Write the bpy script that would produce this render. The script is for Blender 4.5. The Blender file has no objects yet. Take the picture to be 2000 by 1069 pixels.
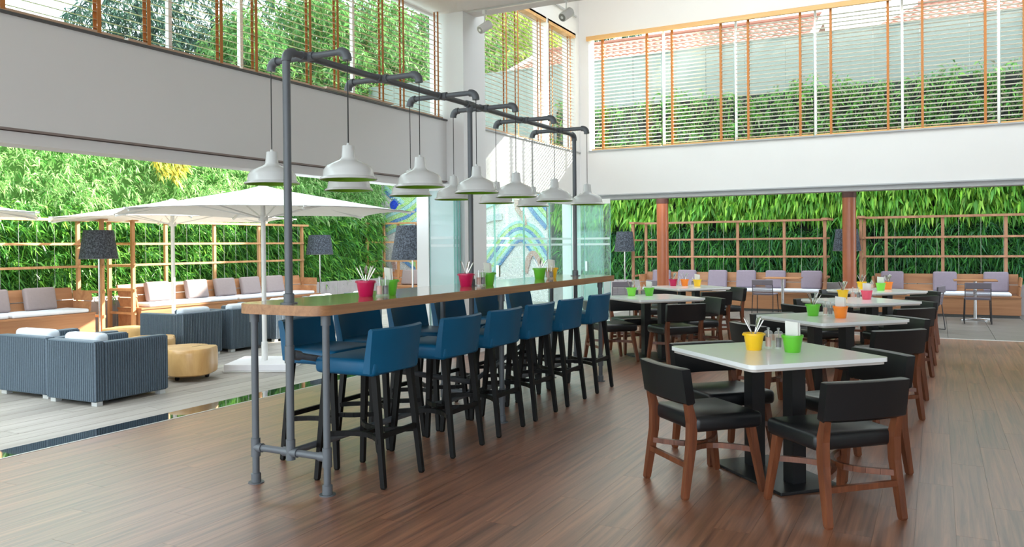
import bpy, bmesh, math, random
import numpy as np
from mathutils import Vector, Matrix

random.seed(7)
RNG = np.random.default_rng(11)
SC = bpy.context.scene
COL = SC.collection
PI = math.pi

# ------------------------------------------------------------------ camera
cam_data = bpy.data.cameras.new('camera')
cam = bpy.data.objects.new('camera', cam_data)
COL.objects.link(cam)
_R = ((0.88464541, -0.00399203, -0.46624732), (0.46617694, -0.01179484, 0.88461288), (-0.00903071, -0.99992247, -0.00857326))
right = Vector((_R[0][0], _R[1][0], _R[2][0])); up = -Vector((_R[0][1], _R[1][1], _R[2][1])); back = -Vector((_R[0][2], _R[1][2], _R[2][2]))
m = Matrix((right, up, back)).transposed().to_4x4()
m.translation = (0, 0, 1.42)
cam.matrix_world = m
cam_data.sensor_width = 36.0
cam_data.sensor_fit = 'HORIZONTAL'
cam_data.lens = 1575.0 * 36.0 / 2000.0
cam_data.shift_y = -(534.5 - 492.0) / 2000.0
cam_data.clip_end = 200
SC.camera = cam

# ------------------------------------------------------------------ world, sun, exposure
world = bpy.data.worlds.new('world'); SC.world = world
world.use_nodes = True
wn = world.node_tree
bg = wn.nodes['Background']
bg.inputs['Color'].default_value = (0.83, 0.93, 1.0, 1)
bg.inputs['Strength'].default_value = 1.75
sun_data = bpy.data.lights.new('sun', 'SUN')
sun_data.energy = 11.0; sun_data.angle = math.radians(0.7); sun_data.color = (1.0, 0.93, 0.80)
sun = bpy.data.objects.new('sun', sun_data); COL.objects.link(sun)
sun.location = (14, 22, 18)
sun.rotation_euler = Vector((0.62, 1.0, 0.68)).to_track_quat('Z', 'Y').to_euler()
SC.view_settings.view_transform = 'Standard'
SC.view_settings.look = 'None'
SC.view_settings.gamma = 1.0
SC.view_settings.use_curve_mapping = False
SC.view_settings.exposure = 1.35
SC.cycles.max_bounces = 10
SC.cycles.diffuse_bounces = 6
SC.cycles.transparent_max_bounces = 24
SC.cycles.sample_clamp_indirect = 8.0

# ------------------------------------------------------------------ materials
def _new(name):
    mt = bpy.data.materials.new(name); mt.use_nodes = True
    nt = mt.node_tree
    return mt, nt, nt.nodes['Principled BSDF']

def _mix(nt, fac, a, b):
    n = nt.nodes.new('ShaderNodeMix'); n.data_type = 'RGBA'
    if isinstance(fac, (int, float)): n.inputs[0].default_value = fac
    else: nt.links.new(fac, n.inputs[0])
    for k, v in ((6, a), (7, b)):
        if isinstance(v, tuple): n.inputs[k].default_value = (*v, 1)
        else: nt.links.new(v, n.inputs[k])
    return n.outputs[2]

def _coord(nt, scale, rnd=False, kind='Object'):
    tc = nt.nodes.new('ShaderNodeTexCoord')
    mp = nt.nodes.new('ShaderNodeMapping')
    mp.inputs['Scale'].default_value = scale
    nt.links.new(tc.outputs[kind], mp.inputs['Vector'])
    if rnd:
        oi = nt.nodes.new('ShaderNodeObjectInfo')
        ml = nt.nodes.new('ShaderNodeMath'); ml.operation = 'MULTIPLY'; ml.inputs[1].default_value = 91.7
        nt.links.new(oi.outputs['Random'], ml.inputs[0])
        cb = nt.nodes.new('ShaderNodeCombineXYZ')
        for i in range(3): nt.links.new(ml.outputs[0], cb.inputs[i])
        nt.links.new(cb.outputs[0], mp.inputs['Location'])
    return mp.outputs[0]

def _noise(nt, vec, scale, detail=4, rough=0.55, dist=0.0):
    n = nt.nodes.new('ShaderNodeTexNoise')
    n.inputs['Scale'].default_value = scale; n.inputs['Detail'].default_value = detail
    n.inputs['Roughness'].default_value = rough; n.inputs['Distortion'].default_value = dist
    nt.links.new(vec, n.inputs['Vector'])
    return n.outputs['Fac']

def _ramp(nt, fac, stops):
    r = nt.nodes.new('ShaderNodeValToRGB')
    el = r.color_ramp.elements
    while len(el) < len(stops): el.new(0.5)
    for e, (p, c) in zip(el, stops):
        e.position = p; e.color = (*c, 1)
    nt.links.new(fac, r.inputs[0])
    return r.outputs[0]

def _bump(nt, bs, fac, strength, dist=0.01):
    b = nt.nodes.new('ShaderNodeBump'); b.inputs['Strength'].default_value = strength
    b.inputs['Distance'].default_value = dist
    nt.links.new(fac, b.inputs['Height']); nt.links.new(b.outputs[0], bs.inputs['Normal'])

def plain(name, col, rough=0.5, metal=0.0, vary=0.08, scale=6.0, spec=0.5, bump=0.0, coat=0.0):
    mt, nt, bs = _new(name)
    v = _noise(nt, _coord(nt, (1, 1, 1)), scale)
    a = tuple(c * (1 - vary) for c in col); b = tuple(min(1, c * (1 + vary)) for c in col)
    nt.links.new(_mix(nt, v, a, b), bs.inputs['Base Color'])
    bs.inputs['Roughness'].default_value = rough; bs.inputs['Metallic'].default_value = metal
    bs.inputs['Specular IOR Level'].default_value = spec
    bs.inputs['Coat Weight'].default_value = coat
    if bump: _bump(nt, bs, _noise(nt, _coord(nt, (1, 1, 1)), scale * 12, 3), bump, 0.004)
    return mt

def wood(name, dark, light, axis=0, rough=0.4, grain=14.0, coat=0.0, rnd=True, tone=0.25, spec=0.5, stretch=0.06):
    mt, nt, bs = _new(name)
    s = [1, 1, 1]; s[axis] = stretch
    vec = _coord(nt, tuple(s), rnd)
    g = _noise(nt, vec, grain, 6, 0.65, 0.6)
    c = _ramp(nt, g, [(0.28, dark), (0.5, tuple((x + y) / 2 for x, y in zip(dark, light))), (0.72, light)])
    oi = nt.nodes.new('ShaderNodeObjectInfo')
    mr = nt.nodes.new('ShaderNodeMapRange'); mr.inputs[3].default_value = 1 - tone; mr.inputs[4].default_value = 1 + tone
    nt.links.new(oi.outputs['Random'], mr.inputs[0])
    hv = nt.nodes.new('ShaderNodeHueSaturation'); nt.links.new(c, hv.inputs['Color']); nt.links.new(mr.outputs[0], hv.inputs['Value'])
    nt.links.new(hv.outputs[0], bs.inputs['Base Color'])
    bs.inputs['Roughness'].default_value = rough; bs.inputs['Coat Weight'].default_value = coat
    bs.inputs['Coat Roughness'].default_value = 0.08
    bs.inputs['Specular IOR Level'].default_value = spec
    _bump(nt, bs, g, 0.06, 0.002)
    return mt

def glass(name, tint=(0.86, 0.97, 0.94), gloss=0.9, alpha=0.0, white=(0.9, 0.97, 1.0)):
    mt = bpy.data.materials.new(name); mt.use_nodes = True
    nt = mt.node_tree; nt.nodes.clear()
    out = nt.nodes.new('ShaderNodeOutputMaterial')
    tr = nt.nodes.new('ShaderNodeBsdfTransparent'); tr.inputs[0].default_value = (*tint, 1)
    gl = nt.nodes.new('ShaderNodeBsdfGlossy'); gl.inputs['Roughness'].default_value = 0.02; gl.inputs[0].default_value = (gloss, gloss, gloss, 1)
    fr = nt.nodes.new('ShaderNodeFresnel'); fr.inputs[0].default_value = 1.45
    mx = nt.nodes.new('ShaderNodeMixShader')
    ge = nt.nodes.new('ShaderNodeNewGeometry')
    iv = nt.nodes.new('ShaderNodeMath'); iv.operation = 'SUBTRACT'; iv.inputs[0].default_value = 1.0; nt.links.new(ge.outputs['Backfacing'], iv.inputs[1])
    mu = nt.nodes.new('ShaderNodeMath'); mu.operation = 'MULTIPLY'; nt.links.new(fr.outputs[0], mu.inputs[0]); nt.links.new(iv.outputs[0], mu.inputs[1])
    nt.links.new(mu.outputs[0], mx.inputs[0]); nt.links.new(tr.outputs[0], mx.inputs[1]); nt.links.new(gl.outputs[0], mx.inputs[2])
    last = mx.outputs[0]
    if alpha:
        df = nt.nodes.new('ShaderNodeBsdfDiffuse'); df.inputs[0].default_value = (*white, 1)
        m2 = nt.nodes.new('ShaderNodeMixShader'); m2.inputs[0].default_value = alpha
        nt.links.new(last, m2.inputs[1]); nt.links.new(df.outputs[0], m2.inputs[2]); last = m2.outputs[0]
    nt.links.new(last, out.inputs[0])
    return mt

def leafmat(name, trans=0.35, rough=0.45):
    mt, nt, bs = _new(name)
    at = nt.nodes.new('ShaderNodeAttribute'); at.attribute_name = 'tint'
    nt.links.new(at.outputs['Color'], bs.inputs['Base Color'])
    bs.inputs['Roughness'].default_value = rough
    bs.inputs['Specular IOR Level'].default_value = 0.35
    tl = nt.nodes.new('ShaderNodeBsdfTranslucent'); nt.links.new(at.outputs['Color'], tl.inputs[0])
    mx = nt.nodes.new('ShaderNodeMixShader'); mx.inputs[0].default_value = trans
    nt.links.new(bs.outputs[0], mx.inputs[1]); nt.links.new(tl.outputs[0], mx.inputs[2])
    nt.links.new(mx.outputs[0], nt.nodes['Material Output'].inputs[0])
    return mt

M = {}
M['wall'] = plain('wall_paint', (0.73, 0.735, 0.735), 0.75, vary=0.03, scale=1.4, bump=0.03)
M['ceiling'] = plain('ceiling_paint', (0.80, 0.79, 0.775), 0.8, vary=0.02, scale=1.5)
M['floor'] = wood('floor_planks', (0.060, 0.018, 0.008), (0.42, 0.175, 0.085), 1, 0.40, 30.0, 0.9, True, 0.09, 0.6, 0.03)
M['floor'].node_tree.nodes['Principled BSDF'].inputs['Coat IOR'].default_value = 1.8
M['floor'].node_tree.nodes['Principled BSDF'].inputs['Coat Tint'].default_value = (0.95, 0.96, 1.0, 1)
M['floor'].node_tree.nodes['Principled BSDF'].inputs['Coat Roughness'].default_value = 0.38
M['floor_gap'] = plain('floor_gap', (0.03, 0.016, 0.01), 0.6)
M['deck'] = wood('deck_boards', (0.25, 0.225, 0.195), (0.40, 0.37, 0.33), 1, 0.5, 9.0, 0.0, True, 0.12, 0.4, 0.06)
M['tile'] = plain('terrace_tile', (0.155, 0.14, 0.125), 0.42, vary=0.25, scale=3.0)
M['granite'] = plain('black_granite', (0.012, 0.02, 0.028), 0.04, vary=0.4, scale=40, spec=1.0, coat=0.6)
M['track'] = plain('aluminium_track', (0.62, 0.62, 0.60), 0.35, 0.6)
M['darktrim'] = plain('dark_reveal', (0.09, 0.09, 0.09), 0.5)
M['brownline'] = plain('brown_reveal', (0.26, 0.215, 0.20), 0.6)
M['greytrim'] = plain('grey_trim', (0.42, 0.44, 0.46), 0.5)
M['pipe'] = plain('grey_pipe', (0.105, 0.116, 0.130), 0.42, 0.15, vary=0.12, scale=9)
M['bartop'] = wood('bar_top_wood', (0.30, 0.145, 0.062), (0.50, 0.275, 0.125), 1, 0.13, 22.0, 0.6, False, 0.0, 0.6, 0.05)
M['baredge'] = wood('bar_edge_wood', (0.24, 0.105, 0.042), (0.43, 0.215, 0.092), 1, 0.3, 26.0, 0.15, False, 0.0, 0.5, 0.05)
M['blue'] = plain('blue_leather', (0.0005, 0.082, 0.180), 0.42, vary=0.12, scale=8, spec=0.35, bump=0.03)
M['stoolleg'] = plain('black_stained_wood', (0.004, 0.0037, 0.0037), 0.5, vary=0.2, scale=20, spec=0.22)
M['black'] = plain('black_leather', (0.007, 0.008, 0.0095), 0.34, vary=0.15, spec=0.5, scale=9, bump=0.03)
M['chairwood'] = wood('walnut_legs', (0.075, 0.021, 0.009), (0.21, 0.066, 0.027), 2, 0.33, 18.0, 0.15, True, 0.12)
M['blacksteel'] = plain('black_steel', (0.014, 0.015, 0.017), 0.35, 0.2, vary=0.15)
M['tabletop'] = plain('white_table_top', (0.84, 0.86, 0.86), 0.16, vary=0.03, scale=3, coat=0.1)
M['tableedge'] = plain('table_edge_band', (0.55, 0.51, 0.47), 0.35)
M['enamel'] = plain('pendant_white', (0.62, 0.64, 0.64), 0.22, vary=0.03, coat=0.3)
M['green_in'] = plain('pendant_green', (0.16, 0.42, 0.02), 0.4, vary=0.05)
M['cord'] = plain('black_cord', (0.02, 0.02, 0.022), 0.5)
M['blindwood'] = wood('blind_slat_wood_lit', (0.80, 0.74, 0.66), (0.92, 0.87, 0.80), 0, 0.3, 8.0, 0.3, True, 0.08)  # rear slats: glare of sky light painted into the wood colour as near-white
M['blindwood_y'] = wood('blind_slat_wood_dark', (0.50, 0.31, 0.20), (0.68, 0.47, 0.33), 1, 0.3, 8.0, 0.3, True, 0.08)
M['tape'] = plain('blind_tape_orange', (0.50, 0.19, 0.045), 0.6, vary=0.1)
M['valance'] = wood('valance_wood', (0.62, 0.34, 0.12), (0.80, 0.50, 0.21), 0, 0.4, 8.0, 0.0, False, 0.0)
M['frame_white'] = plain('white_frame', (0.82, 0.84, 0.84), 0.4, vary=0.02)
M['glass'] = glass('window_glass', (0.92, 0.97, 0.95))
M['glass_door'] = glass('door_glass', (0.89, 0.98, 0.96), 0.9, 0.07, (0.85, 0.97, 0.97))
M['glass_stack'] = glass('stacked_door_glass', (0.86, 0.97, 0.96), 0.9, 0.40, (0.88, 0.98, 0.99))
M['glass_edge'] = plain('glass_edge', (0.22, 0.50, 0.45), 0.2)
M['decal'] = glass('frosted_decal', (0.95, 1, 1), 0.5, 0.6, (0.92, 0.98, 0.98))
M['chrome'] = plain('chrome', (0.70, 0.71, 0.72), 0.15, 1.0, vary=0.05)
M['spotwhite'] = plain('spot_housing', (0.74, 0.74, 0.72), 0.4)
M['spotface'] = plain('spot_lens', (0.24, 0.23, 0.21), 0.35, 0.3)
M['umbrella'] = plain('umbrella_canvas', (0.90, 0.89, 0.87), 0.85, vary=0.03, scale=10)
M['umbpole'] = plain('umbrella_pole', (0.72, 0.72, 0.70), 0.4)
M['umbbase'] = plain('umbrella_base', (0.76, 0.75, 0.77), 0.6)
M['wicker'] = plain('blue_grey_wicker', (0.080, 0.112, 0.145), 0.5, vary=0.3, scale=60, bump=0.25)
M['seatcush'] = plain('pale_blue_cushion', (0.58, 0.63, 0.68), 0.9, vary=0.05, scale=20)
M['benchcush'] = plain('white_bench_cushion', (0.66, 0.69, 0.76), 0.9, vary=0.04, scale=20)
M['pillow'] = plain('taupe_pillow', (0.27, 0.215, 0.21), 0.92, vary=0.08, scale=30, bump=0.05)
M['pillow2'] = plain('mauve_pillow', (0.235, 0.19, 0.235), 0.92, vary=0.08, scale=30, bump=0.05)
M['footalu'] = plain('foot_aluminium', (0.66, 0.67, 0.68), 0.35, 0.5)
M['teak'] = wood('teak', (0.27, 0.11, 0.045), (0.44, 0.21, 0.095), 0, 0.5, 9.0, 0.0, True, 0.12)
M['teak_y'] = wood('teak_along', (0.27, 0.11, 0.045), (0.44, 0.21, 0.095), 1, 0.5, 9.0, 0.0, True, 0.12)
M['trelliswood'] = wood('trellis_wood', (0.42, 0.20, 0.085), (0.62, 0.335, 0.155), 2, 0.55, 9.0, 0.0, True, 0.1)
M['trellisdark'] = wood('trellis_wood_brown', (0.30, 0.135, 0.075), (0.46, 0.235, 0.135), 2, 0.55, 9.0, 0.0, True, 0.1)
M['stump'] = wood('tree_stump', (0.56, 0.30, 0.10), (0.80, 0.52, 0.22), 2, 0.35, 5.0, 0.2, True, 0.08, 0.5, 0.25)
M['shade'], _nt, _bs = _new('dark_lamp_shade')
_f = _noise(_nt, _coord(_nt, (1, 1, 1)), 42.0, 3, 0.7)
_nt.links.new(_ramp(_nt, _f, [(0.42, (0.012, 0.015, 0.022)), (0.56, (0.055, 0.065, 0.085)), (0.68, (0.10, 0.115, 0.14))]), _bs.inputs['Base Color'])
_bs.inputs['Roughness'].default_value = 0.85; _bump(_nt, _bs, _f, 0.5, 0.004)
M['kerb'] = plain('stone_kerb', (0.34, 0.31, 0.31), 0.8, vary=0.3, scale=5)
M['felt'] = plain('planting_felt', (0.020, 0.026, 0.024), 0.95, vary=0.4, scale=8)
M['moss'] = plain('moss_backing', (0.07, 0.17, 0.035), 0.95, vary=0.5, scale=5)
M['redcol'] = plain('red_brown_column', (0.42, 0.125, 0.055), 0.35, vary=0.2, scale=5, coat=0.2)
M['colcap'] = plain('column_cap', (0.12, 0.05, 0.045), 0.5)
M['leaf'] = leafmat('leaf')
M['leafsoft'] = leafmat('leaf_soft', 0.45, 0.6)
M['bark'] = plain('bark', (0.20, 0.15, 0.10), 0.9, vary=0.4, scale=12)
M['mosaic'] = None
M['fence'] = plain('grey_green_fence', (0.25, 0.275, 0.255), 0.7, vary=0.08, scale=2)
M['housewall'] = plain('house_wall', (0.56, 0.58, 0.56), 0.8, vary=0.05)
M['bargeboard'] = plain('bargeboard', (0.86, 0.84, 0.82), 0.7)
M['rooftile'] = plain('roof_tile', (0.34, 0.135, 0.095), 0.8, vary=0.3, scale=3)
M['slope'] = plain('dry_grass_slope', (0.52, 0.44, 0.22), 0.95, vary=0.3, scale=6)
M['ground'] = plain('outer_ground', (0.16, 0.15, 0.11), 0.95, vary=0.2)
M['steelcut'] = plain('stainless_cutlery', (0.62, 0.60, 0.57), 0.22, 1.0)
M['napkin'] = plain('white_card', (0.80, 0.79, 0.75), 0.8)
M['salt'] = plain('pink_salt', (0.62, 0.33, 0.25), 0.8, vary=0.3, scale=120)
M['pepper'] = plain('black_pepper', (0.035, 0.03, 0.028), 0.8, vary=0.6, scale=120)
M['acrylic'] = glass('clear_acrylic', (0.96, 0.97, 0.97), 1.0, 0.16, (0.9, 0.92, 0.93))
M['chairmetal'] = plain('dark_wire', (0.03, 0.03, 0.035), 0.4, 0.4)
M['chairslat'] = plain('mauve_grey_strap', (0.16, 0.135, 0.165), 0.6)
POTS = {}
for nm, c in (('yellow', (0.85, 0.52, 0.01)), ('green', (0.12, 0.50, 0.03)), ('light_green', (0.22, 0.72, 0.06)), ('orange', (0.90, 0.24, 0.02)), ('crimson', (0.50, 0.005, 0.075)), ('pink', (0.80, 0.085, 0.15))):
    POTS[nm] = plain('pot_' + nm, c, 0.32, vary=0.05)

def mosaic_mat(name, c1, c2, scale=18.0, joint=(0.55, 0.58, 0.6)):
    mt, nt, bs = _new(name)
    vec = _coord(nt, (1, 1, 1))
    v = nt.nodes.new('ShaderNodeTexVoronoi'); v.inputs['Scale'].default_value = scale; nt.links.new(vec, v.inputs['Vector'])
    e = nt.nodes.new('ShaderNodeTexVoronoi'); e.feature = 'DISTANCE_TO_EDGE'; e.inputs['Scale'].default_value = scale; nt.links.new(vec, e.inputs['Vector'])
    sx = nt.nodes.new('ShaderNodeSeparateColor'); nt.links.new(v.outputs['Color'], sx.inputs[0])
    c = _mix(nt, sx.outputs[0], c1, c2)
    r = _ramp(nt, e.outputs['Distance'], [(0.03, (0, 0, 0)), (0.08, (1, 1, 1))])
    nt.links.new(_mix(nt, r, joint, c), bs.inputs['Base Color'])
    bs.inputs['Roughness'].default_value = 0.4
    return mt
M['mos_white'] = mosaic_mat('mosaic_white', (0.66, 0.64, 0.62), (0.86, 0.84, 0.84), 26, (0.36, 0.36, 0.40))
M['mos_green'] = mosaic_mat('mosaic_green', (0.20, 0.46, 0.06), (0.34, 0.62, 0.16), 22)
M['mos_blue'] = mosaic_mat('mosaic_blue', (0.03, 0.12, 0.36), (0.08, 0.25, 0.52), 22, (0.3, 0.4, 0.5))
M['mos_teal'] = mosaic_mat('mosaic_teal', (0.16, 0.46, 0.46), (0.32, 0.62, 0.60), 22)
M['mos_red'] = mosaic_mat('mosaic_red', (0.36, 0.14, 0.10), (0.52, 0.26, 0.20), 40)
M['mos_grey'] = mosaic_mat('mosaic_grey', (0.40, 0.40, 0.48), (0.56, 0.56, 0.62), 26)
M['mos_cobalt'] = mosaic_mat('mosaic_cobalt', (0.01, 0.03, 0.50), (0.03, 0.08, 0.70), 22, (0.05, 0.1, 0.4))

# ------------------------------------------------------------------ mesh helpers
class MB:
    def __init__(s): s.v = []; s.f = []
    def add(s, vs, fs):
        n = len(s.v); s.v += [tuple(p) for p in vs]; s.f += [tuple(i + n for i in f) for f in fs]; return s
    def box(s, x0, x1, y0, y1, z0, z1):
        return s.add([(x0, y0, z0), (x1, y0, z0), (x1, y1, z0), (x0, y1, z0), (x0, y0, z1), (x1, y0, z1), (x1, y1, z1), (x0, y1, z1)],
                     [(0, 3, 2, 1), (4, 5, 6, 7), (0, 1, 5, 4), (1, 2, 6, 5), (2, 3, 7, 6), (3, 0, 4, 7)])
    def hexa(s, b, t):      # 4 bottom, 4 top points (ccw)
        return s.add(list(b) + list(t), [(0, 3, 2, 1), (4, 5, 6, 7), (0, 1, 5, 4), (1, 2, 6, 5), (2, 3, 7, 6), (3, 0, 4, 7)])
    def bar(s, p0, p1, w, h, upv=(0, 0, 1)):
        p0 = Vector(p0); p1 = Vector(p1); d = (p1 - p0).normalized(); u = Vector(upv)
        if abs(d.dot(u)) > 0.98: u = Vector((0, 1, 0))
        a = d.cross(u).normalized() * w / 2; b = a.cross(d).normalized() * h / 2
        return s.hexa([p0 - a - b, p0 + a - b, p0 + a + b, p0 - a + b], [p1 - a - b, p1 + a - b, p1 + a + b, p1 - a + b])
    def taper(s, pts, ws):      # square section through points, width (wx, wy) at each
        rows = []
        for p, (a, b) in zip(pts, ws):
            rows.append([(p[0] - a / 2, p[1] - b / 2, p[2]), (p[0] + a / 2, p[1] - b / 2, p[2]), (p[0] + a / 2, p[1] + b / 2, p[2]), (p[0] - a / 2, p[1] + b / 2, p[2])])
        vs = [q for r in rows for q in r]; fs = [(0, 3, 2, 1)]
        for i in range(len(rows) - 1):
            for k in range(4):
                fs.append((i * 4 + k, i * 4 + (k + 1) % 4, i * 4 + 4 + (k + 1) % 4, i * 4 + 4 + k))
        n = (len(rows) - 1) * 4; fs.append((n, n + 1, n + 2, n + 3))
        return s.add(vs, fs)
    def tube(s, pts, r, n=10, caps=True):
        pts = [Vector(p) for p in pts]; rs = r if isinstance(r, (list, tuple)) else [r] * len(pts)
        vs = []; fs = []; ref = None
        for i, p in enumerate(pts):
            d = (pts[min(i + 1, len(pts) - 1)] - pts[max(i - 1, 0)]).normalized()
            if ref is None: ref = Vector((0, 0, 1)) if abs(d.z) < 0.9 else Vector((1, 0, 0))
            a = (ref - d * ref.dot(d)).normalized(); ref = a; b = d.cross(a)
            for k in range(n):
                t = 2 * PI * k / n; vs.append(p + (a * math.cos(t) + b * math.sin(t)) * rs[i])
        for i in range(len(pts) - 1):
            for k in range(n): fs.append((i * n + k, i * n + (k + 1) % n, (i + 1) * n + (k + 1) % n, (i + 1) * n + k))
        if caps:
            fs.append(tuple(range(n - 1, -1, -1))); q = (len(pts) - 1) * n; fs.append(tuple(range(q, q + n)))
        return s.add(vs, fs)
    def lathe(s, prof, n=24, cx=0, cy=0, caps=True):
        vs = []; fs = []
        for r, z in prof:
            for k in range(n):
                t = 2 * PI * k / n; vs.append((cx + r * math.cos(t), cy + r * math.sin(t), z))
        for i in range(len(prof) - 1):
            for k in range(n): fs.append((i * n + k, i * n + (k + 1) % n, (i + 1) * n + (k + 1) % n, (i + 1) * n + k))
        if caps:
            fs.append(tuple(range(n - 1, -1, -1))); q = (len(prof) - 1) * n; fs.append(tuple(range(q, q + n)))
        return s.add(vs, fs)
    def prism(s, poly, z0, z1):
        n = len(poly)
        vs = [(x, y, z0) for x, y in poly] + [(x, y, z1) for x, y in poly]
        fs = [tuple(range(n - 1, -1, -1)), tuple(range(n, 2 * n))] + [(k, (k + 1) % n, n + (k + 1) % n, n + k) for k in range(n)]
        return s.add(vs, fs)
    def rbox(s, x0, x1, y0, y1, z0, z1, r=0.02, seg=3, puff=0.0):
        bm = bmesh.new()
        bmesh.ops.create_cube(bm, size=1.0)
        for v in bm.verts:
            v.co = Vector(((x0 + x1) / 2 + v.co.x * (x1 - x0), (y0 + y1) / 2 + v.co.y * (y1 - y0), (z0 + z1) / 2 + v.co.z * (z1 - z0)))
        bmesh.ops.bevel(bm, geom=list(bm.edges), offset=r, segments=seg, profile=0.5, affect='EDGES')
        bm.verts.ensure_lookup_table()
        for i, v in enumerate(bm.verts): v.index = i
        s.add([tuple(v.co) for v in bm.verts], [tuple(v.index for v in f.verts) for f in bm.faces]); bm.free()
        return s
    def xf(s, mat):
        s.v = [tuple(mat @ Vector(p)) for p in s.v]; return s
    def mesh(s, name, smooth=False):
        me = bpy.data.meshes.new(name); me.from_pydata(s.v, [], s.f); me.validate(); me.update()
        if smooth:
            me.polygons.foreach_set('use_smooth', [True] * len(me.polygons))
            try: me.set_sharp_from_angle(angle=math.radians(40))
            except Exception: pass
        return me
    def build(s, name, mat, parent=None, smooth=False):
        o = bpy.data.objects.new(name, s.mesh(name, smooth)); COL.objects.link(o)
        o.data.materials.append(M[mat] if isinstance(mat, str) else mat)
        if parent is not None: o.parent = parent
        return o

def arc(c, r, a0, a1, n, plane='xy'):
    out = []
    for i in range(n + 1):
        t = a0 + (a1 - a0) * i / n
        out.append((c[0] + r * math.cos(t), c[1] + r * math.sin(t)))
    return out
def rrect(x0, x1, y0, y1, r, n=6):
    return arc((x1 - r, y0 + r), r, -PI / 2, 0, n) + arc((x1 - r, y1 - r), r, 0, PI / 2, n) + arc((x0 + r, y1 - r), r, PI / 2, PI, n) + arc((x0 + r, y0 + r), r, PI, 1.5 * PI, n)

def tag(o, label=None, cat=None, group=None, kind=None):
    if label: o['label'] = label
    if cat: o['category'] = cat
    if group: o['group'] = group
    if kind: o['kind'] = kind
    return o
def empty(name, loc=(0, 0, 0), rz=0.0):
    o = bpy.data.objects.new(name, None); COL.objects.link(o)
    o.location = loc; o.rotation_euler = (0, 0, rz); o.empty_display_size = 0.1
    return o
def copy_tree(o, parent=None):
    c = o.copy(); COL.objects.link(c)
    if parent is not None: c.parent = parent
    for ch in list(o.children): copy_tree(ch, c)
    return c
def placed(proto, first, loc, rz, label, cat=None, group=None):
    o = proto if first else copy_tree(proto)
    o.location = loc; o.rotation_euler = (0, 0, rz)
    tag(o, label, cat, group)
    return o
def inst(name, me, parent, loc=(0, 0, 0), mat=None):
    o = bpy.data.objects.new(name, me); COL.objects.link(o); o.location = loc
    if parent is not None: o.parent = parent
    return o
def struct(o):
    o['kind'] = 'structure'; return o
def mdata(mb, name, mat, smooth=False):
    me = mb.mesh(name, smooth); me.materials.append(M[mat] if isinstance(mat, str) else mat); return me

# ------------------------------------------------------------------ foliage
def leaf_object(name, pos, d, L, W, cols, mat='leaf', parent=None, droop=0.35):
    n = len(pos)
    d = d / np.linalg.norm(d, axis=1, keepdims=True)
    rnd = RNG.normal(size=(n, 3)); s = np.cross(d, rnd); s /= np.linalg.norm(s, axis=1, keepdims=True) + 1e-9
    mid = pos + d * (L * 0.42)[:, None]
    tip = pos + d * L[:, None]; tip[:, 2] -= L * droop
    v = np.empty((n, 4, 3)); v[:, 0] = pos; v[:, 1] = mid + s * (W / 2)[:, None]; v[:, 2] = tip; v[:, 3] = mid - s * (W / 2)[:, None]
    me = bpy.data.meshes.new(name)
    me.vertices.add(n * 4); me.vertices.foreach_set('co', v.reshape(-1).astype(np.float32))
    me.loops.add(n * 4); me.loops.foreach_set('vertex_index', np.arange(n * 4, dtype=np.int32))
    me.polygons.add(n); me.polygons.foreach_set('loop_start', np.arange(0, n * 4, 4, dtype=np.int32))
    me.update(calc_edges=True)
    ca = me.color_attributes.new('tint', 'FLOAT_COLOR', 'POINT')
    c4 = np.ones((n, 4, 4), np.float32); c4[:, :, :3] = cols[:, None, :]
    ca.data.foreach_set('color', c4.reshape(-1))
    me.materials.append(M[mat])
    o = bpy.data.objects.new(name, me); COL.objects.link(o)
    if parent is not None: o.parent = parent
    return o
def palette(n, stops, spread=0.18):
    st = np.array(stops); a = RNG.integers(0, len(st), n); b = RNG.integers(0, len(st), n); t = RNG.random((n, 1))
    c = st[a] * (1 - t) + st[b] * t
    return np.clip(c * (1 + RNG.normal(0, spread, (n, 1))), 0.003, 0.95)
def clump_leaves(centres, outv, per, spread, Lr, droopdir=(0, 0, -0.35)):
    """per leaves for every clump centre, fanning out round outv"""
    m = len(centres); base = np.repeat(centres, per, axis=0)
    n = m * per
    d = np.array(outv)[None] * 1.0 + RNG.normal(0, spread, (n, 3)) + np.array(droopdir)[None]
    base = base + RNG.normal(0, 0.03, (n, 3))
    L = RNG.uniform(Lr[0], Lr[1], n)
    return base, d, L
exec_later = []

# ================================================================== ROOM SHELL
# floor: planks running along y
floor = empty('floor', (0, 0, 0)); struct(floor)
MB().box(-5.62, 6.0, -3.0, 13.28, -0.12, -0.006).build('subfloor', 'floor_gap', floor)
PW, PLn = 0.178, 1.42
pm = MB(); pm.prism([(-PW / 2 + .0004, -PLn / 2 + .0004), (PW / 2 - .0004, -PLn / 2 + .0004), (PW / 2 - .0004, PLn / 2 - .0004), (-PW / 2 + .0004, PLn / 2 - .0004)], -0.006, 0.0)
plank_me = mdata(pm, 'plank', 'floor')
cells = []
x = -5.62 + PW / 2; col_i = 0
while x < 6.0 - PW / 2 + 1e-6:
    off = (col_i * 0.618 % 1.0) * PLn
    y = -3.0 - off + PLn / 2
    while y - PLn / 2 < 13.28:
        if y + PLn / 2 > -3.0: cells.append((x, y))
        y += PLn
    x += PW; col_i += 1
def _seen(c):
    v = Vector((c[0], c[1], -1.42)); dz = -(v.dot(back)); px = v.dot(right) / max(dz, 0.01)
    if dz < 1.5 or abs(px) > 0.72: return 1e3 + v.length
    return dz
cells.sort(key=_seen)
rest = MB()
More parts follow.
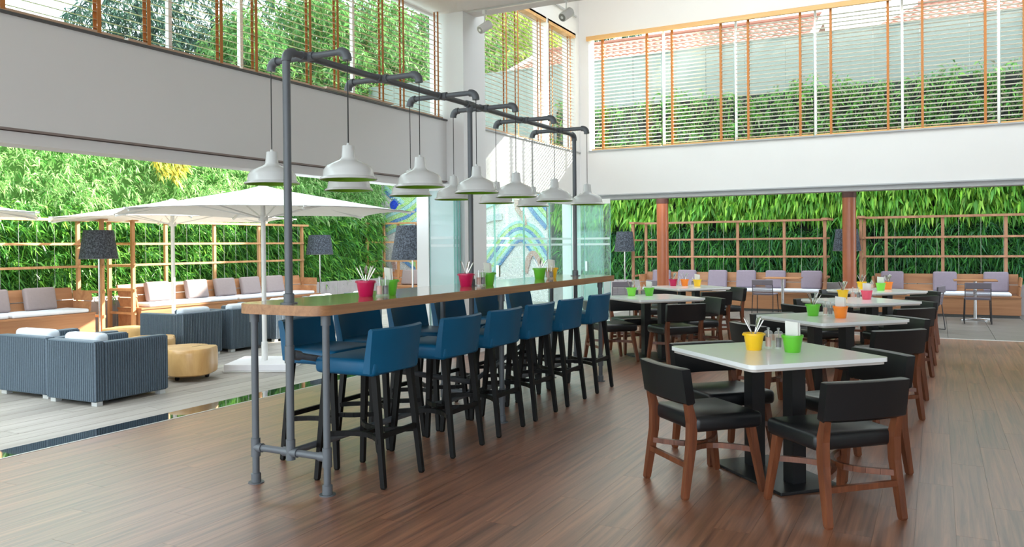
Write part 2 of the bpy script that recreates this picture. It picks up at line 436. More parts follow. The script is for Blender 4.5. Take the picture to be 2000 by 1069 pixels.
for i, (cx, cy) in enumerate(cells):
    y0, y1 = max(cy - PLn / 2, -3.0), min(cy + PLn / 2, 13.28)
    full = (y1 - y0) > PLn - 1e-4
    if i < 300 and full:
        inst('plank', plank_me, floor, (cx, cy, 0))
    else:
        rest.box(cx - PW / 2 + .0004, cx + PW / 2 - .0004, y0 + .0008, y1 - .0008, -0.006, 0.0)
o = rest.build('far_planks', 'floor', floor); o['kind'] = 'stuff'

# threshold strips
o = MB().box(-5.86, -5.625, -3.0, 8.86, -0.05, 0.001).build('granite_strip', 'granite'); tag(o, 'polished black stone strip along the wide left opening', 'threshold'); struct(o)
o = MB().box(-5.625, -5.605, -3.0, 8.86, -0.05, 0.003).build('trim_1', 'track'); tag(o, 'thin pale metal edging beside the polished black strip', 'trim'); struct(o)
o = MB().box(-5.62, 6.0, 13.28, 13.34, -0.05, 0.004).build('trim_2', 'track'); tag(o, 'pale metal threshold across the rear opening', 'trim'); struct(o)
o = MB().box(-5.62, 6.0, 13.34, 13.40, -0.05, -0.004).build('trim_3', 'darktrim'); tag(o, 'dark drain gap behind the rear threshold', 'trim'); struct(o)

# left wall: beam over the opening, sill, fascia
wl = empty('wall_left'); struct(wl); tag(wl, 'grey-white painted beam wall above the wide left opening', 'wall')
MB().box(-5.87, -5.62, -3.0, 8.87, 2.255, 3.03).build('beam', 'wall', wl)
MB().box(-5.86, -5.61, -3.0, 8.87, 2.24, 2.255).build('reveal_line', 'brownline', wl)
MB().box(-5.85, -5.64, -3.0, 8.87, 2.15, 2.235).build('track_box', 'wall', wl)
MB().box(-5.87, -5.60, -3.0, 8.87, 3.03, 3.05).build('sill', 'darktrim', wl)
MB().box(-5.87, -5.62, 9.43, 13.3, 2.255, 3.04).build('beam', 'wall', wl)
MB().box(-5.87, -5.60, 9.43, 13.3, 3.04, 3.06).build('sill', 'greytrim', wl)
MB().box(-5.87, -5.62, 9.43, 13.3, 5.10, 6.3).build('upper_wall', 'wall', wl)
MB().box(-5.87, -5.62, 13.12, 13.3, 3.06, 5.10).build('corner_pier', 'wall', wl)
MB().box(-5.87, -5.62, 11.93, 12.02, 3.06, 5.10).build('window_post', 'frame_white', wl)
o = MB().box(-5.87, -5.356, 8.87, 9.43, 0.0, 6.3).build('wall_pilaster', 'wall'); struct(o); tag(o, 'white square pilaster rising beside the stacked glass doors', 'pilaster')
wb = empty('wall_back'); struct(wb); tag(wb, 'white rear wall above the opening to the planted terrace', 'wall')
MB().box(-5.87, 6.0, 13.3, 13.55, 2.286, 3.055).build('beam', 'wall', wb)
MB().box(-5.62, 6.0, 13.285, 13.3, 2.27, 2.290).build('reveal_line', 'greytrim', wb)
MB().box(-5.60, 6.0, 13.32, 13.62, 2.20, 2.286).build('track_box', 'greytrim', wb)
MB().box(-5.45, 6.0, 13.27, 13.55, 3.055, 3.073).build('sill', 'greytrim', wb)
MB().box(-5.87, 6.0, 13.3, 13.55, 5.10, 6.3).build('upper_wall', 'wall', wb)
MB().box(-5.87, -5.44, 13.3, 13.55, 3.055, 5.10).build('corner_pier', 'wall', wb)
o = MB().box(-5.97, -5.72, 13.28, 13.53, 0.0, 2.286).build('wall_corner_column', 'frame_white'); struct(o); tag(o, 'white square column under the room corner behind the glass', 'column')
wr = MB().box(6.0, 6.25, -3.0, 13.55, 0.0, 6.3).build('wall_right', 'wall'); struct(wr)
cl = empty('ceiling'); struct(cl); tag(cl, 'off-white lower ceiling with its far edge above the bar', 'ceiling')
MB().box(-5.87, 6.25, -3.0, 9.2, 4.42, 4.62).build('slab', 'ceiling', cl)
MB().box(-5.87, 6.25, 9.0, 9.2, 4.62, 6.3).build('bulkhead', 'ceiling', cl)
for a in ((-5.87, -4.6, 9.2, 14.1), (4.6, 6.25, 9.2, 14.1), (-4.6, 4.6, 9.2, 9.6), (-4.6, 4.6, 11.9, 14.1)):  # unseen skylight opening between the slabs, added to brighten the rear zone
    MB().box(a[0], a[1], a[2], a[3], 6.3, 6.6).build('high_slab', 'ceiling', cl)
for xx in (-2.3, 0.0, 2.3):
    MB().box(xx - .06, xx + .06, 9.6, 11.9, 6.32, 6.58).build('added_skylight_rib', 'ceiling', cl)
o = MB().box(-5.6, -5.57, 9.5, 13.1, 5.40, 5.425).build('trim_4', 'greytrim'); struct(o); tag(o, 'thin cable trunking above the corner blinds', 'trim')

# windows: frames and panes
def window(n, axis, a0, a1, c, z0, z1, splits, label):
    w = empty('window_%d' % n); struct(w); tag(w, label, 'window')
    cuts = [a0] + splits + [a1]
    def bx(p, q, zz0, zz1, t): return MB().box(c - t, c + t, p, q, zz0, zz1) if axis == 'y' else MB().box(p, q, c - t, c + t, zz0, zz1)
    for k in range(len(cuts) - 1): bx(cuts[k] + .02, cuts[k + 1] - .02, z0 + .02, z1 - .02, 0.005).build('pane', 'glass', w)
    for p in cuts[1:-1]: bx(p - .018, p + .018, z0, z1, 0.02).build('mullion', 'frame_white', w)
    bx(a0, a1, z0, z0 + .03, 0.02).build('frame_rail', 'frame_white', w); bx(a0, a1, z1 - .03, z1, 0.02).build('frame_rail', 'frame_white', w)
    return w
window(1, 'y', -3.0, 8.86, -5.80, 3.05, 4.42, [-0.6, 1.4, 3.0, 4.75, 5.55, 7.2], 'long left clerestory window behind wooden blinds')
window(2, 'y', 9.44, 13.12, -5.80, 3.06, 5.10, [11.975], 'tall corner clerestory window beside the pilaster')
window(3, 'x', -5.44, 6.0, 13.47, 3.07, 5.10, [-4.13, -2.91, -1.68, -0.45, 0.79, 2.6, 4.3], 'wide rear clerestory window with houses beyond')

# ------------------------------------------------------------------ wooden blinds
def blind(axis, a0, a1, c, z0, z1, tapes, label, group, mat, pitch=0.062, tilt=0.19, head=None, lift=0.0):
    ca = (a0 + a1) / 2; L = a1 - a0
    b = empty('wooden_blind', (c, ca, z0) if axis == 'y' else (ca, c, z0)); tag(b, label, 'blind', group)
    w = 0.048
    def bx(p, q, u0, u1, zz0, zz1):
        return MB().box(u0, u1, p, q, zz0, zz1) if axis == 'y' else MB().box(p, q, u0, u1, zz0, zz1)
    sm = bx(-L / 2, L / 2, -w / 2, w / 2, -.0014, .0014)
    rot = Matrix.Rotation(tilt, 4, 'Y' if axis == 'y' else 'X'); sm.xf(rot)
    me = mdata(sm, 'slat', mat)
    n = int((z1 - z0 - 0.07) / pitch)
    for k in range(n):
        zz = 0.06 + lift + k * pitch * (1 - lift / (z1 - z0))
        inst('slat', me, b, (0, 0, zz))
    bx(-L / 2, L / 2, -.027, .027, 0.012 + lift, 0.034 + lift).build('bottom_rail', 'valance' if axis == 'x' else 'blindwood_y', b)
    for t in tapes:
        tt = t - ca
        for u in (-.0275, .0255):
            bx(tt - .017, tt + .017, u, u + .002, 0.02 + lift, z1 - z0).build('ladder_tape', 'tape', b)
    if head:
        h = head
        bx(-L / 2 - .03, L / 2 + .03, -.06, .05, z1 - z0 - .03, z1 - z0 + .05).build('headrail', 'valance', b)
    return b
lb = [(1.55, 4.21, [2.2, 3.28, 4.0], 0.0, 'leftmost wooden blind over the left clerestory with low bottom rail'),
      (4.25, 5.40, [4.44, 5.19], 0.0, 'second wooden blind from the left clerestory end'),
      (5.44, 6.56, [5.61, 6.35], 0.0, 'wooden blind on the left clerestory behind the first pendant arm'),
      (6.60, 7.77, [6.78, 7.57], 0.02, 'wooden blind on the left clerestory with a slightly raised bottom rail'),
      (7.81, 8.84, [7.98, 8.74], 0.0, 'wooden blind on the left clerestory next to the white pilaster')]
for a0, a1, tp, lf, lab in lb:
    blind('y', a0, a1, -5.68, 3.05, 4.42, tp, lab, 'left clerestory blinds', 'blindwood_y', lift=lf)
for a0, a1, tp, lab in [(9.46, 11.9, [10.58, 10.96, 11.75], 'tall corner blind nearest the pilaster'), (12.04, 13.11, [12.2, 12.95], 'narrow corner blind nearest the rear wall')]:
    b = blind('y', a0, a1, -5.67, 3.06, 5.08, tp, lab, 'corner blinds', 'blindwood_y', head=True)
    e = MB().tube([(0.0, -(a1 - a0) / 2 - .055, 2.03), (0.0, -(a1 - a0) / 2 - .03, 2.03)], 0.055, 18).build('round_end_cap', 'frame_white', b)
    MB().tube([(0.0, -(a1 - a0) / 2 - .058, 2.03), (0.0, -(a1 - a0) / 2 - .034, 2.03)], 0.062, 18, False).build('end_cap_rim', 'darktrim', e)
ed = [-5.43, -4.13, -2.91, -1.68, -0.45, 0.79, 2.6, 4.3, 5.95]
tp = [[-5.2, -4.39], [-3.95, -3.13], [-2.69, -1.89], [-1.44, -0.64], [-0.18, 0.62], [1.09, 2.2], [3.0, 4.0], [4.6, 5.6]]
wl_ = ['first rear blind beside the room corner', 'second rear blind from the room corner, bottom rail doubled', 'third rear blind from the room corner', 'fourth rear blind from the room corner, across the gable', 'fifth rear blind from the room corner, across the right roof', 'rear blind at the right edge of the picture', 'rear blind past the right edge of the picture', 'last rear blind by the right wall']
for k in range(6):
    blind('x', ed[k] + .02, ed[k + 1] - .02, 13.36, 3.07, 5.04, tp[k], 'wooden blind with painted-in glare, ' + wl_[k], 'rear clerestory blinds', 'blindwood', tilt=-0.16)
o = MB().box(-5.47, 2.6, 13.255, 13.30, 5.01, 5.085).build('blind_valance', 'valance'); tag(o, 'long honey-coloured wooden valance over the rear blinds', 'valance')

# ------------------------------------------------------------------ ceiling track and spotlights
o = MB().box(-5.3, 5.8, 8.90, 8.935, 4.395, 4.42).build('spotlight_track', 'track'); tag(o, 'grey lighting track along the ceiling edge', 'track')
def spot():
    t = empty('track_spotlight')
    MB().box(-.018, .018, -.03, .03, -.05, 0).build('adapter', 'spotwhite', t)
    MB().tube([(0, 0, -.05), (0, 0, -.17)], .009, 10).build('stem', 'spotwhite', t, True)
    d = Vector((-.35, -.75, -.55)).normalized(); c = Vector((0, 0, -.21))
    h = MB().tube([c - d * .09, c - d * .085, c + d * .085, c + d * .09], [.05, .056, .056, .054], 20).build('housing', 'spotwhite', t, True)
    MB().tube([c + d * .0905, c + d * .0935], .047, 20).build('lens', 'spotface', h)
    MB().tube([c + d * .094, c + d * .0955], .018, 14).build('reflector', 'spotwhite', h)
    return t
sp = spot()
placed(sp, True, (-5.06, 8.915, 4.395), 0, 'white track spotlight hanging in front of the pilaster', 'spotlight', 'track spotlights')
placed(sp, False, (-3.93, 8.915, 4.395), 0.1, 'white track spotlight hanging above the corner window', 'spotlight', 'track spotlights')

# ------------------------------------------------------------------ glass doors
def glass_panel(x0, x1, y0, y1, mat, label, group, z1=2.2, handle=None, decal=True):
    cx, cy = (x0 + x1) / 2, (y0 + y1) / 2
    g = empty('glass_door_panel', (cx, cy, 0)); tag(g, label, 'glass door', group)
    ax = 'x' if (x1 - x0) > (y1 - y0) else 'y'; L = max(x1 - x0, y1 - y0)
    def bx(p, q, t, z0, z1_): return MB().box(p, q, -t, t, z0, z1_) if ax == 'x' else MB().box(-t, t, p, q, z0, z1_)
    bx(-L / 2, L / 2, .005, .11, z1 - .08).build('pane', mat, g)
    bx(-L / 2, L / 2, .016, .015, .11).build('bottom_rail', 'frame_white', g)
    bx(-L / 2, L / 2, .016, z1 - .08, z1).build('top_rail', 'frame_white', g)
    for s_ in (-1, 1): bx(s_ * L / 2 - .004, s_ * L / 2 + .004, .0056, .11, z1 - .08).build('pane_edge', 'glass_edge', g)
    if decal:
        for zz in (1.40, 1.50): bx(-L / 2 + .01, L / 2 - .01, .0062, zz, zz + .035).build('frosted_band', 'decal', g)
    if handle is not None:
        (MB().box(handle - .02, handle + .02, -.03, .03, .95, 1.12) if ax == 'x' else MB().box(-.03, .03, handle - .02, handle + .02, .95, 1.12)).build('lock_handle', 'chrome', g)
    return g
for i in range(3):
    glass_panel(-5.75, -5.39, 8.66 + i * .07, 8.672 + i * .07, 'glass_stack', ['front', 'middle', 'rear'][i] + ' pale glass door stacked before the pilaster', 'stacked doors by pilaster')
o = MB().box(-5.94, -5.76, 8.64, 8.84, 0, 2.2).build('door_1', 'frame_white'); struct(o); tag(o, 'white door jamb left of the stacked glass doors', 'jamb')
for i, (a, b) in enumerate([(9.46, 10.35), (10.38, 11.3), (11.33, 12.25), (12.28, 13.2)]):
    glass_panel(-5.756, -5.744, a, b, 'glass_door', ['glass door panel nearest the pilaster before the mural', 'second glass door panel from the pilaster before the mural', 'third glass door panel from the pilaster before the mural', 'glass door panel nearest the corner column before the mural'][i], 'corner glass doors', handle=-.38 if i == 1 else None)
for i, (a, b, y) in enumerate([(-5.70, -5.20, 13.20), (-5.66, -5.14, 13.14), (-5.46, -4.98, 13.08)]):
    glass_panel(a, b, y, y + .012, 'glass_door', ['rear', 'middle', 'front'][i] + ' glass door of the stack at the rear corner', 'stacked doors at rear corner', handle=-.2 if i == 2 else None)

# ================================================================== HIGH BAR TABLE WITH PIPE FRAME
BX = -3.36
bar = empty('bar_table', (BX, 5.68, 0)); tag(bar, 'long high wooden bar table on a grey pipe frame', 'bar table')
def B(mb): return mb.xf(Matrix.Translation((-BX, -5.68, 0)))
B(MB().prism(rrect(-3.69, -3.03, 3.45, 8.16, .12, 7), 1.086, 1.088)).build('top_veneer', 'bartop', bar)
B(MB().prism(rrect(-3.692, -3.028, 3.448, 8.162, .12, 7), 1.03, 1.0855)).build('top_slab', 'baredge', bar, True)
FY = [3.567, 5.66, 7.797]; LXS = (-3.638, -3.085); PR = 0.021
def flange(mb, x, y, z, r=.047, h=.006): return mb.lathe([(r, z), (r, z + h), (r * .62, z + h), (r * .62, z + h + .05), (PR * 1.1, z + h + .055)], 18, x, y)
for fy in FY:
    for lx in LXS:
        lg = B(MB().tube([(lx, fy, 0.01), (lx, fy, 1.03)], PR, 14)).build('leg', 'pipe', bar, True)
        B(flange(MB(), lx, fy, 0.0)).build('floor_flange', 'pipe', lg, True)
        B(MB().tube([(lx, fy, .16), (lx, fy, .27)], PR * 1.32, 14)).build('tee_fitting', 'pipe', lg, True)
        B(MB().tube([(lx, fy, .97), (lx, fy, 1.03)], PR * 1.35, 14)).build('top_socket', 'pipe', lg, True)
    cb = B(MB().tube([(LXS[0], fy, .215), (LXS[1], fy, .215)], PR, 14)).build('crossbar', 'pipe', bar, True)
    for lx, dx in ((LXS[0], 1), (LXS[1], -1), (BX, 1), (BX, -1)):
        B(MB().tube([(lx, fy, .215), (lx + dx * .055, fy, .215)], PR * 1.3, 14)).build('tee_arm', 'pipe', cb, True)
    p = B(MB().tube([(BX, fy, .20), (BX, fy, 2.535)], PR * (1.1 if fy == FY[0] else 1.0), 16)).build('pole', 'pipe', bar, True)
    B(MB().tube([(BX, fy, .17), (BX, fy, .29)], PR * 1.32, 14)).build('tee_fitting', 'pipe', p, True)
    B(flange(MB(), BX, fy, 1.088, .05)).build('table_flange', 'pipe', p, True)
    B(MB().tube([(BX, fy, .74), (BX, fy, .84)], PR * 1.35, 14)).build('brace_collar', 'pipe', p, True)
B(MB().tube([(BX, FY[0], .215), (BX, FY[2], .215)], PR, 12)).build('floor_rail', 'pipe', bar, True)
for y0, y1, z0, z1 in ((FY[0], FY[1], .79, .30), (FY[2], FY[1], .79, .30)):
    br = B(MB().tube([(BX, y0, z0), (BX, y1, z1)], PR * .95, 12)).build('diagonal_brace', 'pipe', bar, True)
    dv = Vector((0, y1 - y0, z1 - z0)).normalized(); q = Vector((BX, y0, z0))
    B(MB().tube([q + dv * .03, q + dv * .085], PR * 1.4, 12)).build('swivel_joint', 'pipe', br, True)
ZP = 2.565
def elbow(a, c, b, r=PR * 1.0, k=0.05, n=6):
    a = Vector(a); c = Vector(c); b = Vector(b)
    p0 = c + (a - c).normalized() * k; p1 = c + (b - c).normalized() * k
    return [p0 * (1 - t) ** 2 + c * 2 * t * (1 - t) + p1 * t * t for t in [i / n for i in range(n + 1)]]
ra = B(MB().tube([(BX, FY[0] + .03, ZP), (BX, FY[2] - .03, ZP)], PR, 14)).build('ridge_pipe', 'pipe', bar, True)
for fy, s_ in ((FY[0], 1), (FY[2], -1)):
    B(MB().tube(elbow((BX, fy, 2.4), (BX, fy, ZP), (BX, fy + s_ * .2, ZP), k=.06), PR * 1.35, 14)).build('pipe_elbow', 'pipe', ra, True)
B(MB().tube([(BX, FY[1] - .055, ZP), (BX, FY[1] + .055, ZP)], PR * 1.35, 14).tube([(BX, FY[1], ZP - .06), (BX, FY[1], ZP)], PR * 1.35, 14)).build('pipe_tee', 'pipe', ra, True)
AY = [3.74, 4.48, 5.23, 5.87, 6.62, 7.39]; AXR, AXL = -3.05, -3.65
for ay in AY:
    am = B(MB().tube([(AXL + .03, ay, ZP), (AXR - .03, ay, ZP)], PR * .92, 12)).build('lamp_arm', 'pipe', bar, True)
    B(MB().tube([(BX - .055, ay, ZP), (BX + .055, ay, ZP)], PR * 1.3, 12).tube([(BX, ay - .05, ZP), (BX, ay + .05, ZP)], PR * 1.3, 12)).build('cross_fitting', 'pipe', am, True)
    for ax, s_ in ((AXL, 1), (AXR, -1)):
        B(MB().tube(elbow((ax + s_ * .2, ay, ZP), (ax, ay, ZP), (ax, ay, ZP - .2), k=.055), PR * 1.3, 12)).build('arm_elbow', 'pipe', am, True)

# pendant lamps
def pendant():
    t = empty('pendant_lamp')      # origin at the arm elbow, hangs down
    zr = -0.70
    MB().tube([(0, 0, zr + .20), (0, 0, 0.0)], .0032, 6).build('cord', 'cord', t)
    out = [(.165, 0), (.168, .004), (.164, .010), (.150, .018), (.143, .058), (.128, .080), (.080, .104), (.052, .116), (.044, .124), (.040, .132), (.034, .196), (.031, .200), (.010, .203), (.008, .215)]
    sh = MB().lathe([(r, z + zr) for r, z in out], 36, caps=False).build('shade', 'enamel', t, True)
    MB().lathe([(.163, zr + .0015), (.147, zr + .016), (.139, zr + .056), (.124, zr + .076), (.05, zr + .105), (.001, zr + .106)], 36, caps=False).build('green_lining', 'green_in', sh, True)
    MB().lathe([(.004, zr + .035), (.026, zr + .045), (.03, zr + .065), (.018, zr + .095), (.012, zr + .106)], 14).build('bulb', 'frame_white', t, True)
    return t
pd = pendant(); first = True
nth = ['first', 'second', 'third', 'fourth', 'fifth', 'sixth']
for i, ay in enumerate(AY):
    for ax, sd, dz in ((AXL, 'far-side', 0), (AXR, 'near-side', 0)):
        placed(pd, first, (ax, ay, ZP - .055), 0, 'white green-lined pendant, %s lamp of the %s bar arm from the left' % (sd, nth[i]) , 'pendant lamp', 'bar pendants')
        first = False

# ------------------------------------------------------------------ bar stools (local: faces +y)
def stool():
    t = empty('bar_stool')
    s = MB().rbox(-.235, .235, -.20, .25, .655, .755, .03, 3).build('seat', 'blue', t, True)
    # curved shell back
    n = 12; vs = []; fs = []
    th = .055
    for j, (z, lean) in enumerate(((.675, 0), (.72, -.004), (.80, -.012), (.90, -.026), (.928, -.03), (.938, -.031))):
        for k in range(n + 1):
            u = -1 + 2 * k / n
            x_ = .245 * u * (1.0 + .03 * (z - .675) / .26)
            yo = -.225 + .045 * u * u + lean
            vs.append((x_, yo - (.0 if j < 5 else -.012), z))
        for k in range(n, -1, -1):
            u = -1 + 2 * k / n
            x_ = .238 * u * (1.0 + .03 * (z - .675) / .26)
            yo = -.225 + .045 * u * u + lean + th - .02 * (z - .675) / .26
            vs.append((x_, yo - (.0 if j < 5 else .012), z))
    m_ = 2 * (n + 1)
    for j in range(5):
        for k in range(m_): fs.append((j * m_ + k, j * m_ + (k + 1) % m_, (j + 1) * m_ + (k + 1) % m_, (j + 1) * m_ + k))
    for k in range(n):
        fs.append((k, m_ - 1 - k, m_ - 2 - k, k + 1))
        q = 5 * m_; fs.append((q + k, q + k + 1, q + m_ - 2 - k, q + m_ - 1 - k))
    MB().add(vs, fs).build('backrest', 'blue', t, True)
    for sx in (-1, 1):
        MB().taper([(sx * .195, -.235, 0), (sx * .195, -.235, .01), (sx * .175, -.165, .66)], [(.020, .020), (.027, .030), (.036, .041)]).build('leg', 'stoolleg', t)
        MB().taper([(sx * .22, .245, 0), (sx * .22, .245, .01), (sx * .185, .19, .66)], [(.020, .020), (.027, .030), (.036, .041)]).build('leg', 'stoolleg', t)
        pts = [(sx * (.075 + .125 * (k / 4 - 1) ** 2), -.205 + .43 * k / 8, .275) for k in range(9)]
        mb = MB()
        for k in range(8): mb.bar(pts[k], pts[k + 1], .022, .03)
        mb.build('curved_stretcher', 'stoolleg', t)
    MB().bar((-.185, -.205, .30), (.185, -.205, .30), .02, .032).build('rear_stretcher', 'stoolleg', t)
    MB().bar((-.08, .01, .275), (.08, .01, .275), .03, .024).build('centre_block', 'stoolleg', t)
    return t
st = stool()
RY = [3.99, 4.75, 5.39, 6.00, 6.635, 7.33]
LY = [4.22, 4.77, 5.40, 6.02, 6.71, 7.37]
for i, y in enumerate(RY):
    placed(st, i == 0, (-3.095, y, 0), PI / 2, 'blue leather bar stool, %s from the left along the near side of the bar' % nth[i], 'bar stool', 'bar stools')
for i, y in enumerate(LY):
    placed(st, False, (-3.625, y, 0), -PI / 2, 'blue leather bar stool, %s from the left along the far side of the bar' % nth[i], 'bar stool', 'bar stools')

# ------------------------------------------------------------------ dining tables and chairs
TZ = 0.757
def dining_table():
    t = empty('dining_table')
    MB().prism(rrect(-.458, .458, -.458, .458, .04, 5), TZ - .024, TZ).build('tabletop', 'tabletop', t, True)
    MB().prism(rrect(-.445, .445, -.445, .445, .035, 5), TZ - .040, TZ - .024).build('underboard', 'tableedge', t, True)
    MB().rbox(-.215, .215, -.37, .37, 0, .018, .004, 2).build('base_plate', 'blacksteel', t)
    for s_ in (-1, 1):
        MB().box(-.045, .045, s_ * .20 - .045, s_ * .20 + .045, .018, TZ - .05).build('post', 'blacksteel', t)
    MB().box(-.2, .2, -.33, .33, TZ - .055, TZ - .040).build('top_bracket', 'blacksteel', t)
    return t
def dining_chair():
    t = empty('dining_chair')
    MB().rbox(-.245, .245, -.185, .255, .365, .458, .03, 3).build('seat', 'black', t, True)
    # padded backrest, gently bowed
    n = 8; vs = []; fs = []
    rows = ((.522, .0), (.536, -.005), (.70, -.03), (.722, -.034), (.728, -.034))
    for j, (z, lean) in enumerate(rows):
        e = .012 if j in (0, 4) else 0
        for k in range(n + 1):
            u = -1 + 2 * k / n; vs.append(((.246 - e) * u, -.262 + .022 * u * u + lean + e, z))
        for k in range(n, -1, -1):
            u = -1 + 2 * k / n; vs.append(((.241 - e) * u, -.205 + .022 * u * u + lean - e, z))
    m_ = 2 * (n + 1)
    for j in range(4):
        for k in range(m_): fs.append((j * m_ + k, j * m_ + (k + 1) % m_, (j + 1) * m_ + (k + 1) % m_, (j + 1) * m_ + k))
    for k in range(n):
        fs.append((k, m_ - 1 - k, m_ - 2 - k, k + 1)); q = 4 * m_; fs.append((q + k, q + k + 1, q + m_ - 2 - k, q + m_ - 1 - k))
    MB().add(vs, fs).build('backrest', 'black', t, True)
    for sx in (-1, 1):
        MB().taper([(sx * .222, -.245, 0), (sx * .222, -.245, .012), (sx * .214, -.20, .30), (sx * .214, -.195, .42), (sx * .216, -.23, .58)], [(.026, .026), (.034, .036), (.042, .048), (.042, .052), (.034, .034)]).build('leg', 'chairwood', t)
        MB().taper([(sx * .238, .248, 0), (sx * .238, .248, .012), (sx * .205, .19, .385)], [(.024, .024), (.032, .034), (.042, .046)]).build('leg', 'chairwood', t)
        pts = [(sx * (.028 + .19 * (k / 5 - 1) ** 2), -.215 + .44 * k / 10, .235) for k in range(11)]
        mb = MB()
        for k in range(10): mb.bar(pts[k], pts[k + 1], .024, .03)
        mb.build('curved_stretcher', 'chairwood', t)
    MB().bar((-.21, -.225, .185), (.21, -.225, .185), .022, .03).build('rear_stretcher', 'chairwood', t)
    return t
tb = dining_table(); ch = dining_chair()
TABS = [(-0.885, 5.08, 'nearest white dining table, yellow and green pots on it'),
        (-0.84, 7.62, 'second white dining table in the right row, green and orange pots on it'),
        (-0.78, 9.92, 'third white dining table in the right row, yellow and pink pots on it'),
        (-0.74, 12.05, 'rearmost white dining table of the right row'),
        (-3.12, 9.70, 'white dining table behind the bar with two green pots'),
        (-3.36, 12.15, 'white dining table at the rear of the left row with three pots')]
TW = ['nearest white table', 'second right-row table', 'third right-row table', 'rearmost right-row table', 'table behind the bar', 'rear left-row table']
TR = [0.0, 0.03, 0.0, 0.05, 0.06, 0.04]
CH = {0: [(-.345, -.37, 0.02), (.395, -.51, -.02), (-.40, .37, 0.0), (.40, .36, 0)]}
k = 0
for i, (tx, ty, lab) in enumerate(TABS):
    placed(tb, i == 0, (tx, ty, 0), PI / 4 + TR[i], lab, 'table', 'white dining tables')
    offs = CH.get(i, [(-.42, -.42, 0), (.40, -.44, 0), (-.42, .42, 0), (.42, .42, 0)])
    sides = ['near left', 'near right', 'far left', 'far right']
    for q, (dx, dy, a) in enumerate(offs):
        rz = math.atan2(-dy, -dx) - PI / 2
        rz = [-PI / 4, PI / 4, -3 * PI / 4, 3 * PI / 4][q] + a
        placed(ch, k == 0, (tx + dx, ty + dy, 0), rz, 'black leather dining chair, %s corner of the %s' % (sides[q], TW[i]), 'chair', 'dining chairs')
        k += 1

# ------------------------------------------------------------------ pots, mills, cutlery, cards
def pot_mesh(col):
    h = .105
    return mdata(MB().lathe([(.001, .004), (.043, .0), (.046, .004), (.060, h - .012), (.064, h - .012), (.064, h), (.059, h), (.056, h - .014), (.043, .010), (.001, .010)], 22, caps=False), 'pot_' + col, POTS[col], True)
POTME = {c: pot_mesh(c) for c in POTS}
def handle_ears(parent, col):
    MB().tube([(.060, 0, .098), (.070, 0, .099), (.070, 0, .094), (.060, 0, .090)], .003, 6).tube([(-.060, 0, .098), (-.070, 0, .099), (-.070, 0, .094), (-.060, 0, .090)], .003, 6).build('handle', POTS[col], parent)
def pot(x, y, z, col, label, rz=0.4):
    o = empty('table_pot', (x, y, z), rz); tag(o, label, 'pot', 'coloured table pots')
    inst('bucket', POTME[col], o); handle_ears(o, col)
    return o
knife_me = mdata(MB().taper([(0, 0, 0), (0, 0, .09), (0, 0, .10), (0, 0, .195), (0, 0, .205)], [(.012, .002), (.02, .002), (.010, .005), (.018, .006), (.010, .004)]), 'knife', 'steelcut')
fork_me = mdata(MB().taper([(0, 0, 0), (0, 0, .07), (0, 0, .19), (0, 0, .20)], [(.022, .002), (.008, .003), (.017, .003), (.008, .002)]), 'fork', 'steelcut')
sb_ = MB().taper([(0, 0, 0), (0, 0, .13)], [(.013, .003), (.006, .003)])
for zz in range(1):
    prof = [(.002, .13), (.014, .14), (.019, .158), (.016, .178), (.008, .19), (.001, .193)]
    n = 12; vs = []; fs = []
    for r, z in prof:
        for q in range(n): vs.append((r * math.cos(2 * PI * q / n), r * .28 * math.sin(2 * PI * q / n), z))
    for a in range(len(prof) - 1):
        for q in range(n): fs.append((a * n + q, a * n + (q + 1) % n, (a + 1) * n + (q + 1) % n, (a + 1) * n + q))
    sb_.add(vs, fs)
spoon_me = mdata(sb_, 'spoon', 'steelcut', True)
def cutlery(x, y, z, where, seed):
    r = random.Random(seed)
    specs = [('knife', knife_me, -1, 'leaning left'), ('knife', knife_me, 0.85, 'leaning right'), ('fork', fork_me, -.75, 'leaning left'), ('fork', fork_me, .6, 'leaning right'), ('spoon', spoon_me, .3, 'upright'), ('knife', knife_me, 1.15, 'leaning furthest right')]
    for nm, me, s_, how in specs:
        tilt = s_ * .42 + r.uniform(-.06, .06); az = 0.485 + r.uniform(-.35, .35)
        o = bpy.data.objects.new(nm, me); COL.objects.link(o)
        # lean across the pot: base opposite to the tilt
        dx, dy = math.cos(az), math.sin(az)
        b_ = Vector((-dx * .03 * s_, -dy * .03 * s_, .014))
        top = b_ + Vector((dx * math.sin(tilt), dy * math.sin(tilt), math.cos(tilt)))
        o.rotation_euler = (top - b_).to_track_quat('Z', 'Y').to_euler()
        o.location = Vector((x, y, z)) + b_
        tag(o, '%s %s in the %s' % (nm, how, where), nm, 'cutlery in pots')
card_me = mdata(MB().box(-.045, .045, -.003, .003, .035, .175), 'menu_card', 'napkin')
def card(x, y, z, where, tilt=0.1, rz=-.5):
    o = empty('menu_card', (x, y, z + .012), 0); o.rotation_euler = (tilt, 0.06, rz)
    inst('card_front', card_me, o, (0, -.006, 0)); inst('card_back', card_me, o, (0.004, .006, -.004))
    tag(o, 'white card in the %s' % where, 'card', 'cards in pots')
glass_prof = [(.0265, 0), (.027, .004), (.024, .012), (.0225, .05), (.022, .078), (.0265, .086), (.028, .098), (.022, .110), (.008, .114), (.006, .118), (.010, .124), (.0095, .131), (.001, .134)]
mill_me = mdata(MB().lathe(glass_prof, 18, caps=False), 'mill_body', 'acrylic', True)
salt_me = mdata(MB().lathe([(.016, .014), (.0165, .02), (.016, .07), (.001, .071)], 14), 'salt', 'salt', True)
pepper_me = mdata(MB().lathe([(.016, .014), (.0165, .02), (.016, .07), (.001, .071)], 14), 'pepper', 'pepper', True)
spindle_me = mdata(MB().tube([(0, 0, .07), (0, 0, .125)], .003, 8), 'spindle', 'chrome')
